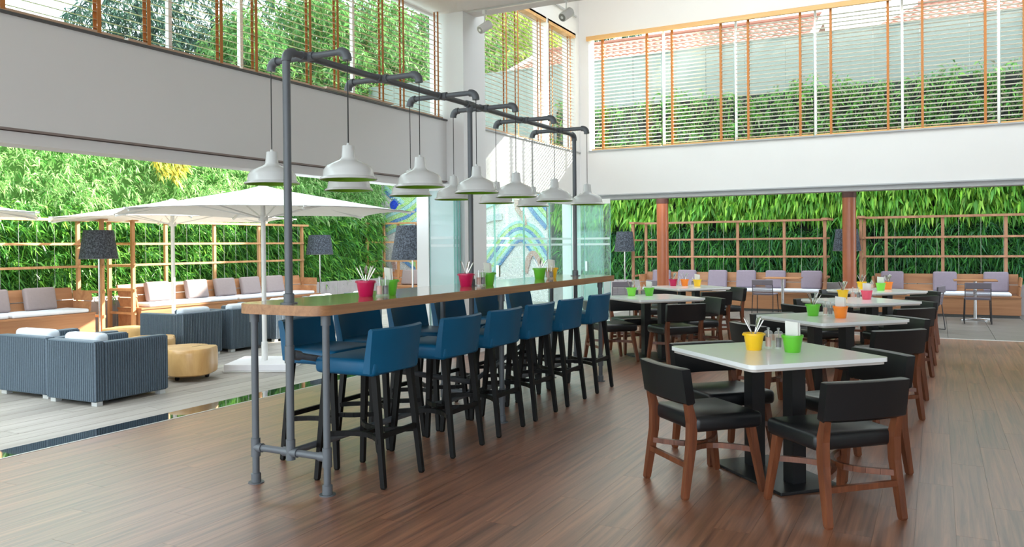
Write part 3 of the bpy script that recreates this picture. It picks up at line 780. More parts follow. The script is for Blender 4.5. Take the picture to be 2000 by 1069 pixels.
def mill(x, y, z, kind, where):
    o = empty('pepper_mill' if kind == 'pepper' else 'salt_mill', (x, y, z))
    tag(o, 'clear acrylic %s mill on the %s' % ('black pepper' if kind == 'pepper' else 'pink salt', where), kind + ' mill', 'salt and pepper mills')
    inst('body', mill_me, o); inst('grains', pepper_me if kind == 'pepper' else salt_me, o); inst('spindle', spindle_me, o)
E1 = (-.60, .72)  # row direction of the settings seen across the tables
def setting(z, where, items, seed):
    for it in items:
        kind, x, y = it[:3]
        if kind == 'cut':
            w = '%s pot on the %s' % (it[3].replace('_', ' '), where); pot(x, y, z, it[3], '%s bucket pot of cutlery on the %s' % (it[3].replace('_', ' '), where)); cutlery(x, y, z, w, seed)
        elif kind == 'card':
            w = '%s pot on the %s' % (it[3].replace('_', ' '), where); pot(x, y, z, it[3], '%s bucket pot holding a white card on the %s' % (it[3].replace('_', ' '), where), .6); card(x, y + .01, z, w)
        else: mill(x, y, z, kind, where)
setting(1.088, 'left end of the bar', [('cut', -3.34, 4.26, 'crimson'), ('card', -3.27, 4.42, 'green'), ('salt', -3.25, 4.29, 0), ('pepper', -3.235, 4.335, 0)], 1)
setting(1.088, 'middle of the bar', [('cut', -3.345, 5.55, 'crimson'), ('card', -3.29, 5.81, 'green'), ('salt', -3.28, 5.64, 0), ('pepper', -3.275, 5.70, 0)], 2)
setting(1.088, 'far end of the bar', [('cut', -3.40, 7.02, 'green'), ('card', -3.345, 7.17, 'yellow'), ('salt', -3.335, 7.06, 0), ('pepper', -3.31, 7.09, 0)], 3)
setting(TZ, TW[0], [('cut', -1.004, 5.10, 'yellow'), ('card', -.774, 5.09, 'green'), ('salt', -.935, 5.20, 0), ('pepper', -.872, 5.19, 0)], 4)
setting(TZ, TW[1], [('cut', -.99, 7.68, 'green'), ('card', -.745, 7.53, 'orange'), ('salt', -.895, 7.76, 0), ('pepper', -.85, 7.74, 0)], 5)
setting(TZ, TW[2], [('cut', -.97, 10.08, 'yellow'), ('card', -.715, 10.06, 'pink'), ('salt', -.875, 10.22, 0), ('pepper', -.81, 10.2, 0)], 6)
setting(TZ, TW[3], [('cut', -.93, 12.2, 'yellow'), ('card', -.675, 11.95, 'light_green'), ('salt', -.80, 12.2, 0)], 7)
pot(-.60, 12.25, TZ, 'orange', 'orange bucket pot behind the light green pot on the rearmost right table'); cutlery(-.60, 12.25, TZ, 'orange pot on the rearmost right table', 71)
setting(TZ, TW[4], [('cut', -3.44, 9.78, 'light_green'), ('card', -3.235, 9.86, 'green'), ('salt', -3.40, 9.98, 0), ('pepper', -3.34, 9.97, 0)], 8)
setting(TZ, TW[5], [('cut', -3.64, 12.28, 'crimson'), ('card', -3.26, 12.28, 'yellow'), ('salt', -3.60, 12.5, 0), ('pepper', -3.38, 12.45, 0)], 9)
pot(-3.47, 12.33, TZ, 'orange', 'orange bucket pot between crimson and yellow on the rear left table'); cutlery(-3.47, 12.33, TZ, 'orange pot on the rear left table', 91)

# ================================================================== TERRACES
ts = empty('floor_terrace'); struct(ts); tag(ts, 'pale wooden deck of the left terrace', 'deck')
MB().box(-13.3, -5.86, -3.0, 18.2, -0.2, -0.012).build('deck_base', 'felt', ts)
DW, DL = 0.20, 3.0
dm = mdata(MB().box(-DW / 2 + .003, DW / 2 - .003, -DL / 2 + .003, DL / 2 - .003, -.012, -.002), 'deck_board', 'deck')
nx = int((13.1 - 5.86) / DW); cnt = 0; restd = MB()
for i in range(nx + 1):
    xx = -5.86 - DW / 2 - i * DW
    off = (i * .382 % 1) * DL
    y = 0.0 - off
    while y < 18.2:
        if y + DL > 0.0:
            if cnt < 299 and y + DL / 2 < 17: inst('deck_board', dm, ts, (xx, y + DL / 2, 0)); cnt += 1
            else: restd.box(xx - DW / 2 + .003, xx + DW / 2 - .003, y + .003, min(y + DL, 18.2) - .003, -.012, -.002)
        y += DL
if restd.v: o = restd.build('far_deck_boards', 'deck', ts); o['kind'] = 'stuff'
tr = empty('floor_rear_terrace'); struct(tr); tag(tr, 'grey tiled floor of the rear terrace', 'paving')
MB().box(-5.86, 6.5, 13.40, 18.2, -0.2, -0.012).build('paving_base', 'felt', tr)
tm = mdata(MB().box(-.297, .297, -.297, .297, -.012, -.002), 'paving_tile', 'tile')
for i in range(20):
    for j in range(8): inst('paving_tile', tm, tr, (-5.86 + .3 + i * .6, 13.41 + .3 + j * .6, 0))

# kerbs and planted walls
kl = empty('wall_kerb'); struct(kl); tag(kl, 'low grey stone kerb under the left planted wall', 'kerb')
for i in range(24):
    MB().rbox(-13.35, -13.0, -3.0 + i * .88, -3.0 + i * .88 + .875, -.01, .57, .006, 1).build('kerb_stone', 'kerb', kl)
kb = empty('wall_kerb_rear'); struct(kb); tag(kb, 'low grey stone kerb under the rear planted wall', 'kerb')
for i in range(17):
    MB().rbox(-8.45 + i * .88, -8.45 + i * .88 + .875, 18.05, 18.45, -.01, .57, .006, 1).build('kerb_stone', 'kerb', kb)
gl = empty('wall_planted_left'); struct(gl); tag(gl, 'sunlit planted wall of bamboo leaves along the left terrace', 'green wall')
MB().box(-13.9, -13.5, -3.0, 17.95, 0, 4.6).build('planting_felt', 'moss', gl)
gb = empty('wall_planted_rear'); struct(gb); tag(gb, 'shaded planted wall of ferns and grasses behind the rear terrace', 'green wall')
MB().box(-8.45, 7.0, 18.50, 18.8, 0, 4.75).build('planting_felt', 'felt', gb)

def scatter(n, a0, a1, z0, z1):
    return RNG.uniform(a0, a1, n), RNG.uniform(z0, z1, n)
def _lift(L_, k): return [tuple(c * k for c in q) for q in L_]
DK = [(.020, .075, .022), (.035, .13, .03), (.012, .05, .03), (.05, .17, .03)]
MID = [(.05, .19, .03), (.09, .27, .05), (.03, .12, .03), (.14, .33, .06)]
BR = [(.22, .45, .05), (.14, .36, .05), (.32, .52, .09), (.08, .24, .04)]
PALE = [(.30, .52, .20), (.42, .62, .28), (.18, .38, .14), (.52, .68, .32)]
DK = _lift(DK, 1.7); MID = _lift(MID, 1.55); BR = _lift(BR, 1.15)
# left wall, lower: bamboo fans
a, z = scatter(3300, -1.0, 17.6, .55, 2.15)
cen = np.stack([-13.42 + RNG.uniform(-.05, .28, len(a)), a, z], 1)
b_, d_, L_ = clump_leaves(cen, (.75, -.05, .1), 13, .62, (.10, .30))
o = leaf_object('bamboo_leaves', b_, d_, L_, L_ * RNG.uniform(.09, .15, len(L_)), palette(len(L_), MID + BR[:2] + DK[:2]), parent=gl); o['kind'] = 'stuff'
# left wall, upper: fine pale foliage
a, z = scatter(4600, -1.0, 17.6, 2.0, 4.7)
cen = np.stack([-13.42 + RNG.uniform(-.05, .35, len(a)) + .12 * np.sin(a * 2.3) * np.sin(z * 3), a, z], 1)
b_, d_, L_ = clump_leaves(cen, (.6, 0, .0), 12, .75, (.06, .17))
o = leaf_object('fine_leaves', b_, d_, L_, L_ * RNG.uniform(.14, .24, len(L_)), palette(len(L_), PALE + MID[:2]), 'leafsoft', parent=gl); o['kind'] = 'stuff'
a = RNG.normal(10.72, .2, 60); z = RNG.normal(3.08, .14, 60)
cen = np.stack([np.full(60, -13.1), a, z], 1)
b_, d_, L_ = clump_leaves(cen, (.6, 0, -.3), 12, .5, (.08, .2))
o = leaf_object('yellow_leaves', b_, d_, L_, L_ * .3, palette(len(L_), [(.72, .55, .08), (.70, .62, .16), (.45, .50, .10), (.3, .45, .1)]), parent=gl); o['kind'] = 'stuff'
# rear wall, lower: dark grassy rosettes
a, z = scatter(1000, -8.4, 6.0, .58, 1.80)
cen = np.stack([a, 18.5 - RNG.uniform(0, .2, len(a)), z], 1)
b_, d_, L_ = clump_leaves(cen, (0, -.55, .05), 26, .75, (.15, .36), (0, 0, -.15))
o = leaf_object('grass_leaves', b_, d_, L_, L_ * RNG.uniform(.065, .11, len(L_)), palette(len(L_), _lift(DK, 1.9) + MID[:1] + [(.10, .26, .14)]), parent=gb, droop=.5); o['kind'] = 'stuff'
# rear wall, middle: bright hanging ferns
a, z = scatter(2100, -8.4, 6.0, 1.95, 3.0)
cen = np.stack([a, 18.48 - RNG.uniform(0, .28, len(a)), z], 1)
b_, d_, L_ = clump_leaves(cen, (0, -.45, -.65), 9, .35, (.14, .30), (0, 0, -.35))
o = leaf_object('fern_leaves', b_, d_, L_, L_ * RNG.uniform(.17, .28, len(L_)), palette(len(L_), _lift(BR, 1.25) + MID[1:2]), parent=gb, droop=.35); o['kind'] = 'stuff'
# rear wall, top: mixed hedge seen through the clerestory
a, z = scatter(2600, -8.4, 6.5, 3.0, 4.85)
cen = np.stack([a, 18.48 - RNG.uniform(0, .3, len(a)), z + .12 * np.sin(a * 2.1)], 1)
b_, d_, L_ = clump_leaves(cen, (0, -.6, .1), 9, .6, (.08, .22))
o = leaf_object('hedge_leaves', b_, d_, L_, L_ * RNG.uniform(.12, .22, len(L_)), palette(len(L_), _lift(MID + BR[:2] + [(.22, .19, .12), (.24, .22, .16)], 1.1)), parent=gb); o['kind'] = 'stuff'

# mural wall with raised mosaic bands
mw = empty('mural', (-11.0, 18.05, 0)); tag(mw, 'white mosaic mural with green and blue waves at the terrace corner', 'mural')
MB().box(-2.48, 2.48, 0.02, .25, 0, 3.6).build('mural_panel', 'mos_white', mw)
RB = [0]
def ribbon(pts, w, mat, name, th=.012, wob=0.0):
    RB[0] += 1; th = .010 + RB[0] * .0012
    P_ = [Vector((px + 11.0, 0, pz)) for px, pz in pts]
    # Catmull-Rom resample
    out = []
    for i in range(len(P_) - 1):
        p0 = P_[max(i - 1, 0)]; p1 = P_[i]; p2 = P_[i + 1]; p3 = P_[min(i + 2, len(P_) - 1)]
        for k in range(8):
            t = k / 8; out.append(.5 * ((2 * p1) + (p2 - p0) * t + (2 * p0 - 5 * p1 + 4 * p2 - p3) * t * t + (3 * p1 - p0 - 3 * p2 + p3) * t ** 3))
    out.append(P_[-1])
    vs = []; fs = []
    for i, p in enumerate(out):
        d = (out[min(i + 1, len(out) - 1)] - out[max(i - 1, 0)]).normalized(); nn = Vector((-d.z, 0, d.x))
        ww = w if not isinstance(w, tuple) else w[0] + (w[1] - w[0]) * i / (len(out) - 1)
        def cl_(v): return Vector((max(-2.47, min(2.47, v.x)), v.y, max(.05, v.z)))
        a_ = cl_(p + nn * ww / 2); b__ = cl_(p - nn * ww / 2)
        vs += [(a_.x, .02, a_.z), (a_.x, .02 - th, a_.z), (b__.x, .02 - th, b__.z), (b__.x, .02, b__.z)]
    for i in range(len(out) - 1):
        for k in range(3): fs.append((i * 4 + k, i * 4 + k + 1, i * 4 + 5 + k, i * 4 + 4 + k))
    MB().add(vs, fs).build(name, mat, mw)
def off(pts, q):
    out = []
    for i, p in enumerate(pts):
        a = pts[max(i - 1, 0)]; b = pts[min(i + 1, len(pts) - 1)]; dx, dz = b[0] - a[0], b[1] - a[1]; l = math.hypot(dx, dz)
        out.append((p[0] - dz / l * q, p[1] + dx / l * q))
    return out
A1 = [(-13.52, 3.30), (-13.01, 2.94), (-12.59, 2.6), (-12.14, 2.15), (-11.6, 1.5)]
for q, w, mt_ in ((0, .26, 'mos_green'), (.17, .10, 'mos_blue'), (.26, .09, 'mos_green'), (-.18, .10, 'mos_teal'), (-.28, .10, 'mos_blue'), (.40, .08, 'mos_blue'), (.48, .10, 'mos_green')): ribbon(off(A1, q), w, mt_, 'wave_band')
A2 = [(-12.3, 2.60), (-12.76, 2.32), (-13.19, 2.19), (-13.52, 2.05)]
for q, w, mt_ in ((0, .12, 'mos_green'), (.11, .09, 'mos_blue'), (-.11, .09, 'mos_teal'), (.22, .12, 'mos_green'), (-.22, .10, 'mos_green'), (.33, .09, 'mos_teal')): ribbon(off(A2, q), w, mt_, 'wave_band')
A3 = [(-13.2, 1.12), (-12.93, 1.05), (-12.61, 0.87), (-12.16, 0.53), (-11.8, .3)]
for q, w, mt_ in ((0, .10, 'mos_blue'), (.12, .14, 'mos_green'), (.25, .10, 'mos_teal'), (.36, .10, 'mos_green')): ribbon(off(A3, q), w, mt_, 'wave_band')
A4 = [(-10.6, .45), (-10.26, 0.8), (-9.91, 1.21), (-9.57, 1.60), (-9.3, 1.74), (-9.03, 1.66), (-8.75, 1.33), (-8.53, 1.0)]
for q, w, mt_ in ((0, .09, 'mos_teal'), (.09, .08, 'mos_blue'), (.17, .08, 'mos_green'), (-.08, .07, 'mos_green'), (-.15, .07, 'mos_teal'), (-.22, .07, 'mos_blue'), (.25, .07, 'mos_teal')): ribbon(off(A4, q), w, mt_, 'wave_band')
A5 = [(-9.35, 2.95), (-9.12, 2.55), (-8.88, 2.20), (-8.53, 1.82)]
for q, w, mt_ in ((0, .10, 'mos_blue'), (.11, .10, 'mos_teal'), (.22, .10, 'mos_green'), (.33, .10, 'mos_blue'), (.44, .12, 'mos_teal')): ribbon(off(A5, q), w, mt_, 'wave_band')
ribbon([(-9.35, 2.75), (-9.36, 2.35), (-9.2, 2.16), (-9.11, 1.91)], .11, 'mos_red', 'snake_band')
ribbon([(-9.14, 0.72), (-9.02, 1.12), (-8.88, 1.2), (-8.74, 1.0), (-8.70, .9)], .13, 'mos_red', 'snake_band')
ribbon([(-13.20, 1.02), (-13.15, .84), (-13.17, .60)], .13, 'mos_red', 'snake_band')
ribbon([(-10.35, 2.40), (-10.02, 2.50), (-9.70, 2.64)], .12, 'mos_teal', 'wave_band')
ribbon([(-10.30, 2.06), (-10.05, 2.12), (-9.78, 2.14)], .16, 'mos_grey', 'stone_patch')
dsc = MB().tube([(-13.16 + 11, .02, 2.54), (-13.16 + 11, -.01, 2.54)], .125, 24).build('cobalt_disc', 'mos_cobalt', mw)
for i in range(16):
    t = 2 * PI * i / 16
    MB().tube([(-2.16 + .19 * math.cos(t), .02, 2.54 + .19 * math.sin(t)), (-2.16 + .19 * math.cos(t), -.005, 2.54 + .19 * math.sin(t))], .022, 8).build('ring_dot', 'mos_green' if i % 2 else 'mos_white', dsc)

# ------------------------------------------------------------------ built-in benches (local: along x, faces -y)
def bench(name, L, loc, rz, label, mat):
    b = empty(name, loc, rz); tag(b, label, 'bench', 'wooden terrace benches')
    MB().box(-L / 2 + .02, L / 2 - .02, -.28, .26, 0, .05).build('plinth', 'darktrim', b)
    MB().box(-L / 2, L / 2, -.32, -.295, .05, .36).build('front_panel', mat, b)
    for s_ in (-1, 1): MB().box(s_ * (L / 2 - .0125) - .0125, s_ * (L / 2 - .0125) + .0125, -.295, .28, .05, .36).build('side_panel', mat, b)
    MB().box(-L / 2 - .005, L / 2 + .005, -.335, .30, .36, .39).build('seat_board', mat, b)
    for z0, z1 in ((.40, .575), (.59, .78)):
        y0 = .20 + (z0 - .4) * .25; y1 = .20 + (z1 - .4) * .25
        MB().hexa([(-L / 2, y0, z0), (L / 2, y0, z0), (L / 2, y0 + .028, z0), (-L / 2, y0 + .028, z0)], [(-L / 2, y1, z1), (L / 2, y1, z1), (L / 2, y1 + .028, z1), (-L / 2, y1 + .028, z1)]).build('back_plank', mat, b)
    for s_ in (-1, 1):
        for z0, z1 in ((.40, .56), (.575, .73)):
            x0 = s_ * (L / 2 - .03 + (z0 - .4) * .12); x1 = s_ * (L / 2 - .03 + (z1 - .4) * .12)
            q0, q1 = sorted((x0, x0 + s_ * .026)), sorted((x1, x1 + s_ * .026))
            MB().hexa([(q0[0], -.22, z0), (q0[1], -.22, z0), (q0[1], .22, z0), (q0[0], .22, z0)], [(q1[0], -.22 + (z1 - .4) * .1, z1), (q1[1], -.22 + (z1 - .4) * .1, z1), (q1[1], .28, z1), (q1[0], .28, z1)]).build('end_plank', mat, b)
    return b
def cushion(x0, x1, y0, y1, z0, z1, mat, label, name='seat_cushion', group='bench seat cushions'):
    cx, cy = (x0 + x1) / 2, (y0 + y1) / 2
    o = MB().rbox(x0 - cx, x1 - cx, y0 - cy, y1 - cy, 0, z1 - z0, min(.028, (z1 - z0) * .4), 3).build(name, mat, None, True)
    o.location = (cx, cy, z0); tag(o, label, 'cushion', group); return o
def pillow(p, w, h, facing, mat, label, group, lean=.22):
    o = MB().rbox(-w / 2, w / 2, -.055, .055, 0, h, .04, 4).build('back_pillow', mat, None, True)
    o.location = p; o.rotation_euler = (-lean, 0, facing); tag(o, label, 'pillow', group); return o
# left benches, along y, facing +x  (rz = +90deg: local -y -> +x)
bench('terrace_bench', 3.4, (-12.42, 6.72, 0), PI / 2, 'wooden bench at the left picture edge under the planted wall', 'teak')
bench('terrace_bench', 4.55, (-12.42, 11.55, 0), PI / 2, 'long sunlit wooden bench in the middle of the left planted wall', 'teak')
cushion(-12.72, -12.10, 7.1, 8.32, .39, .455, 'benchcush', 'pale cushion on the bench at the left picture edge')
cushion(-12.72, -12.10, 5.3, 7.05, .39, .455, 'benchcush', 'pale cushion on the cut-off end of the leftmost bench')
cushion(-12.72, -12.10, 9.45, 11.45, .39, .455, 'benchcush', 'sunlit white cushion on the left half of the long bench')
cushion(-12.72, -12.10, 11.5, 13.65, .39, .455, 'benchcush', 'shaded white cushion on the right half of the long bench')
for i, (y, lab) in enumerate([(7.06, 'taupe pillow cut by the left picture edge'), (7.80, 'taupe pillow alone on the left bench'), (9.98, 'first sunlit pillow on the long bench from the left'), (10.85, 'second sunlit pillow on the long bench'), (11.55, 'middle pillow on the long bench behind the umbrella pole'), (12.22, 'fourth pillow on the long bench from the left'), (12.90, 'last pillow on the long bench, nearest the bar end')]):
    pillow((-12.53, y, .455), .50, .36, PI / 2, 'pillow', 'taupe back pillow, ' + lab if i > 1 else lab, 'bench back pillows')
# rear benches facing -y
bench('terrace_bench', 3.85, (-3.95, 17.50, 0), 0, 'wooden bench with six pillows against the rear planted wall', 'teak')
bench('terrace_bench', 2.45, (0.12, 17.50, 0), 0, 'wooden bench with three pillows at the right of the rear wall', 'teak')
bench('terrace_bench', 2.5, (-11.6, 17.35, 0), 0, 'wooden bench in front of the mosaic mural', 'teak')
for x0, x1, lab in ((-5.8, -3.95, 'pale cushion on the left half of the six-pillow bench'), (-3.92, -2.10, 'pale cushion on the right half of the six-pillow bench'), (-.36, 1.2, 'pale cushion on the right rear bench')):
    cushion(x0, x1, 17.18, 17.72, .39, .455, 'benchcush', lab)
for i, (x, lab) in enumerate([(-5.50, 'first'), (-4.92, 'second'), (-4.24, 'third'), (-3.63, 'fourth'), (-3.02, 'fifth'), (-2.30, 'sixth')]):
    pillow((x, 17.62, .455), .41, .38, 0, 'pillow2', 'mauve back pillow, %s from the left on the six-pillow rear bench' % lab, 'bench back pillows')
for i, (x, lab) in enumerate([(-.79, 'first'), (.13, 'middle'), (.98, 'last')]):
    pillow((x, 17.62, .455), .41, .38, 0, 'pillow2', 'mauve back pillow, %s of three on the right rear bench' % lab, 'bench back pillows')
for i, x in enumerate((-12.25, -11.65)):
    pillow((x, 17.45, .40), .50, .40, 0, 'pillow', 'pale pillow on the mural bench, %s one' % ('left' if i == 0 else 'right'), 'bench back pillows')

# ------------------------------------------------------------------ trellises (local: along x, facing -y)
def trellis(L, posts, loc, rz, label, mat, ladder=(), h=1.88, rails=(1.12, 1.50), wires=0):
    t = empty('trellis', loc, rz); tag(t, label, 'trellis', 'timber trellises')
    w = .055
    for x in posts: MB().box(x - w / 2, x + w / 2, -w / 2, w / 2, 0, h).build('post', mat, t)
    for z in rails: MB().box(-L / 2, L / 2, -.045, -.02, z - .02, z + .02).build('rail', mat, t)
    MB().box(-L / 2 - .14, L / 2 + .14, -.06, .06, h, h + .045).build('top_beam', mat, t)
    for x, side in ladder:     # ladder return towards the terrace
        MB().box(x - w / 2, x + w / 2, -.62 - w / 2, -.62 + w / 2, 0, h).build('post', mat, t)
        for z in (.30, .70) + tuple(rails): MB().box(x - .018, x + .018, -.68, .05, z - .02, z + .02).build('rung', mat, t)
        MB().box(x - .06, x + .06, -.70, .0, h, h + .045).build('top_beam', mat, t)
    for i in range(wires):
        x = -L / 2 + L * (i + .5) / wires
        MB().tube([(x, .0, .05), (x, .0, h)], .003, 5).build('wire', 'track', t)
    return t
trellis(3.5, [-1.72, -.62, .38, 1.72], (-12.82, 6.90, 0), PI / 2, 'timber trellis behind the leftmost bench', 'trelliswood', [(1.72, 1)], wires=12)
trellis(4.9, [-2.42, -1.25, -.1, 1.1, 2.42], (-12.82, 11.62, 0), PI / 2, 'timber trellis behind the long left bench', 'trelliswood', [(-2.42, -1)], wires=16)
trellis(3.9, [-1.92, -.85, .15, 1.12, 1.92], (-3.98, 17.80, 0), 0, 'brown timber trellis behind the six-pillow rear bench', 'trellisdark', [(-2.02, -1), (2.0, 1)], h=1.86, wires=12)
trellis(5.2, [-2.6, -2.2, -1.2, -.15, .9, 2.0], (1.30, 17.80, 0), 0, 'brown timber trellis behind the right rear bench', 'trellisdark', [(-2.62, -1)], h=1.88, wires=14)
trellis(3.0, [-1.42, -.95, -.35, .5, 1.4], (-11.75, 17.60, 0), 0, 'timber trellis in front of the mosaic mural', 'trelliswood', [(-1.5, -1)], h=2.0, rails=(1.02, 1.52), wires=6)

# ------------------------------------------------------------------ wicker armchairs (local: back at -y, faces +y)
def ribbed(mb, p0, p1, z0, z1, nrm, pitch=.025, amp=.011):
    p0 = Vector(p0); p1 = Vector(p1); L = (p1 - p0).length; d = (p1 - p0) / L; nrm = Vector(nrm)
    n = max(4, int(L / pitch)); prof = []
    for i in range(n):
        for f, a_ in ((0.0, 0), (.22, 1), (.6, 1), (.82, 0)):
            prof.append(p0 + d * (L * (i + f) / n) + nrm * amp * a_)
    prof.append(p1)
    vs = []; fs = []
    for p in prof: vs += [(p.x, p.y, z0), (p.x, p.y, z1)]
    for i in range(len(prof) - 1): fs.append((2 * i, 2 * i + 2, 2 * i + 3, 2 * i + 1))
    return mb.add(vs, fs)
def armchair(w=.64, dp=.80, h=.585):
    t = empty('wicker_armchair'); x0, x1, y0, y1, z0 = -w / 2, w / 2, -dp / 2, dp / 2, .035
    def panel(name, bx0, bx1, by0, by1, zt):
        mb = MB().rbox(bx0 + .006, bx1 - .006, by0 + .006, by1 - .006, z0, zt, .012, 2)
        ribbed(mb, (bx0 + .006, by0 + .006, 0), (bx1 - .006, by0 + .006, 0), z0 + .012, zt - .014, (0, -1, 0))
        ribbed(mb, (bx1 - .006, by0 + .006, 0), (bx1 - .006, by1 - .006, 0), z0 + .012, zt - .014, (1, 0, 0))
        ribbed(mb, (bx1 - .006, by1 - .006, 0), (bx0 + .006, by1 - .006, 0), z0 + .012, zt - .014, (0, 1, 0))
        ribbed(mb, (bx0 + .006, by1 - .006, 0), (bx0 + .006, by0 + .006, 0), z0 + .012, zt - .014, (-1, 0, 0))
        return mb.build(name, 'wicker', t)
    panel('back_panel', x0, x1, y0, y0 + .11, h)
    panel('arm_panel', x0, x0 + .10, y0 + .11, y1, h - .012)
    panel('arm_panel', x1 - .10, x1, y0 + .11, y1, h - .012)
    panel('seat_base', x0 + .10, x1 - .10, y0 + .11, y1 - .01, .28)
    MB().rbox(x0 + .105, x1 - .105, y0 + .12, y1, .28, .39, .03, 3).build('seat_cushion', 'seatcush', t, True)
    MB().rbox(x0 + .09, x1 - .09, y0 + .10, y0 + .24, .39, h + .055, .045, 4).build('back_cushion', 'seatcush', t, True)
    for sx in (-1, 1):
        for yy in (y0 + .03, y1 - .09): MB().box(sx * (w / 2 - .045) - .035, sx * (w / 2 - .045) + .035, yy, yy + .06, -.002, z0).build('foot', 'footalu', t)
    return t
ac = armchair()
for i, (x, y, rz, lab) in enumerate([(-7.02, 5.02, 0.02, 'blue-grey wicker armchair nearest the room, its back to the camera'), (-7.83, 5.06, 0.02, 'blue-grey wicker armchair cut off at the left picture edge'), (-8.84, 7.38, PI / 2, 'blue-grey wicker armchair behind the stump tables, left of three'), (-8.84, 8.19, PI / 2, 'blue-grey wicker armchair behind the umbrella pole'), (-9.15, 9.32, PI / 2, 'shaded wicker armchair behind the first bar stool'), (-9.15, 10.2, PI / 2, 'wicker armchair seen between the far-side bar stools'), (-9.15, 11.3, PI / 2, 'farthest wicker armchair of the terrace row')]):
    o = placed(ac, i == 0, (x, y, 0), rz, lab, 'armchair', 'wicker armchairs')
    if i == 1: o.scale = (1.17, 1, 1)
    else: o.scale = (1.05 if i == 0 else 1, 1, 1)

# ------------------------------------------------------------------ stump tables on castors
def stump(x, y, r, zt, label, seed, rz):
    t = empty('stump_table', (x, y, 0), rz); tag(t, label, 'side table', 'tree stump tables')
    rr = random.Random(seed); ph = [rr.uniform(0, 6.28) for _ in range(4)]
    n = 48
    def rad(a): return r * (1 + .10 * math.cos(2 * a + ph[0]) + .07 * math.cos(3 * a + ph[1]) + .035 * math.cos(5 * a + ph[2]) - .14 * math.exp(-((((a - 1.1 + PI) % (2 * PI)) - PI) / .22) ** 2))
    vs = []; fs = []
    prof = [(.90, .055), (.97, .07), (1.0, .14), (1.0, zt - .05), (.985, zt - .012), (.955, zt)]
    for s_, z in prof:
        for k in range(n): a = 2 * PI * k / n; vs.append((rad(a) * s_ * math.cos(a), rad(a) * s_ * math.sin(a), z))
    for j in range(len(prof) - 1):
        for k in range(n): fs.append((j * n + k, j * n + (k + 1) % n, (j + 1) * n + (k + 1) % n, (j + 1) * n + k))
    fs.append(tuple(range(n - 1, -1, -1))); q = (len(prof) - 1) * n; fs.append(tuple(range(q, q + n)))
    MB().add(vs, fs).build('trunk_section', 'stump', t, True)
    MB().bar((.1 * r, .05 * r, zt + .0005), (.8 * r * math.cos(1.1), .8 * r * math.sin(1.1), zt + .0005), .012, .002).build('drying_crack', 'bark', t)
    for k in range(3):
        a = k * 2.1 + .4; MB().tube([(.6 * r * math.cos(a) - .012, .6 * r * math.sin(a), .027), (.6 * r * math.cos(a) + .012, .6 * r * math.sin(a), .027)], .027, 12).box(.6 * r * math.cos(a) - .006, .6 * r * math.cos(a) + .006, .6 * r * math.sin(a) - .006, .6 * r * math.sin(a) + .006, .03, .06).build('castor', 'stoolleg', t)
    return t
stump(-7.22, 6.12, .31, .34, 'pale tree stump table on castors beside the nearest wicker armchair', 3, 0.3)
stump(-8.45, 6.62, .31, .335, 'pale tree stump table half hidden by the nearest armchair', 5, 1.3)
stump(-9.85, 7.30, .27, .335, 'farthest pale tree stump table before the long bench', 8, 2.4)

# ------------------------------------------------------------------ floor lamps
def floor_lamp(x, y, s, label, h0=1.25, h1=1.72, rb=.295, rt=.225):
    t = empty('floor_lamp', (x, y, 0)); tag(t, label, 'floor lamp', 'dark-shaded floor lamps')
    MB().lathe([(.17 * s, 0), (.17 * s, .012), (.02, .02)], 24).build('base', 'chrome', t, True)
    MB().tube([(0, 0, .015), (0, 0, h0 + .3)], .016, 10).build('pole', 'chrome', t, True)
    sh = MB().lathe([(rb, h0), (rt, h1), (rt - .012, h1), (rb - .012, h0)], 36, caps=False).build('shade', 'shade', t, True)
    MB().lathe([(rb + .002, h0), (rb + .002, h0 + .012), (rb - .014, h0 + .012), (rb - .014, h0)], 36, caps=False).build('shade_rim', 'darktrim', sh, True)
    MB().bar((-rt, 0, h1 - .03), (rt, 0, h1 - .03), .01, .006).bar((0, -rt, h1 - .03), (0, rt, h1 - .03), .01, .006).build('shade_spider', 'chrome', sh)
    MB().lathe([(.003, h0 + .10), (.035, h0 + .13), (.03, h0 + .17), (.012, h0 + .22)], 12).build('bulb', 'frame_white', t, True)
    return t
floor_lamp(-12.15, 8.53, 1, 'dark-shaded floor lamp between the two left benches')
floor_lamp(-12.3, 14.05, 1, 'dark-shaded floor lamp past the end of the long left bench', 1.24, 1.68, .30, .24)
floor_lamp(-7.83, 11.25, 1, 'large dark-shaded floor lamp in front of the mural', 1.18, 1.76, .36, .26)
floor_lamp(-6.08, 16.85, 1, 'dark-shaded floor lamp beside the rear trellis, near the glass stack', 1.25, 1.69, .225, .175)
floor_lamp(-1.56, 17.0, 1, 'dark-shaded floor lamp half hidden by the right red column', 1.24, 1.67, .26, .2)

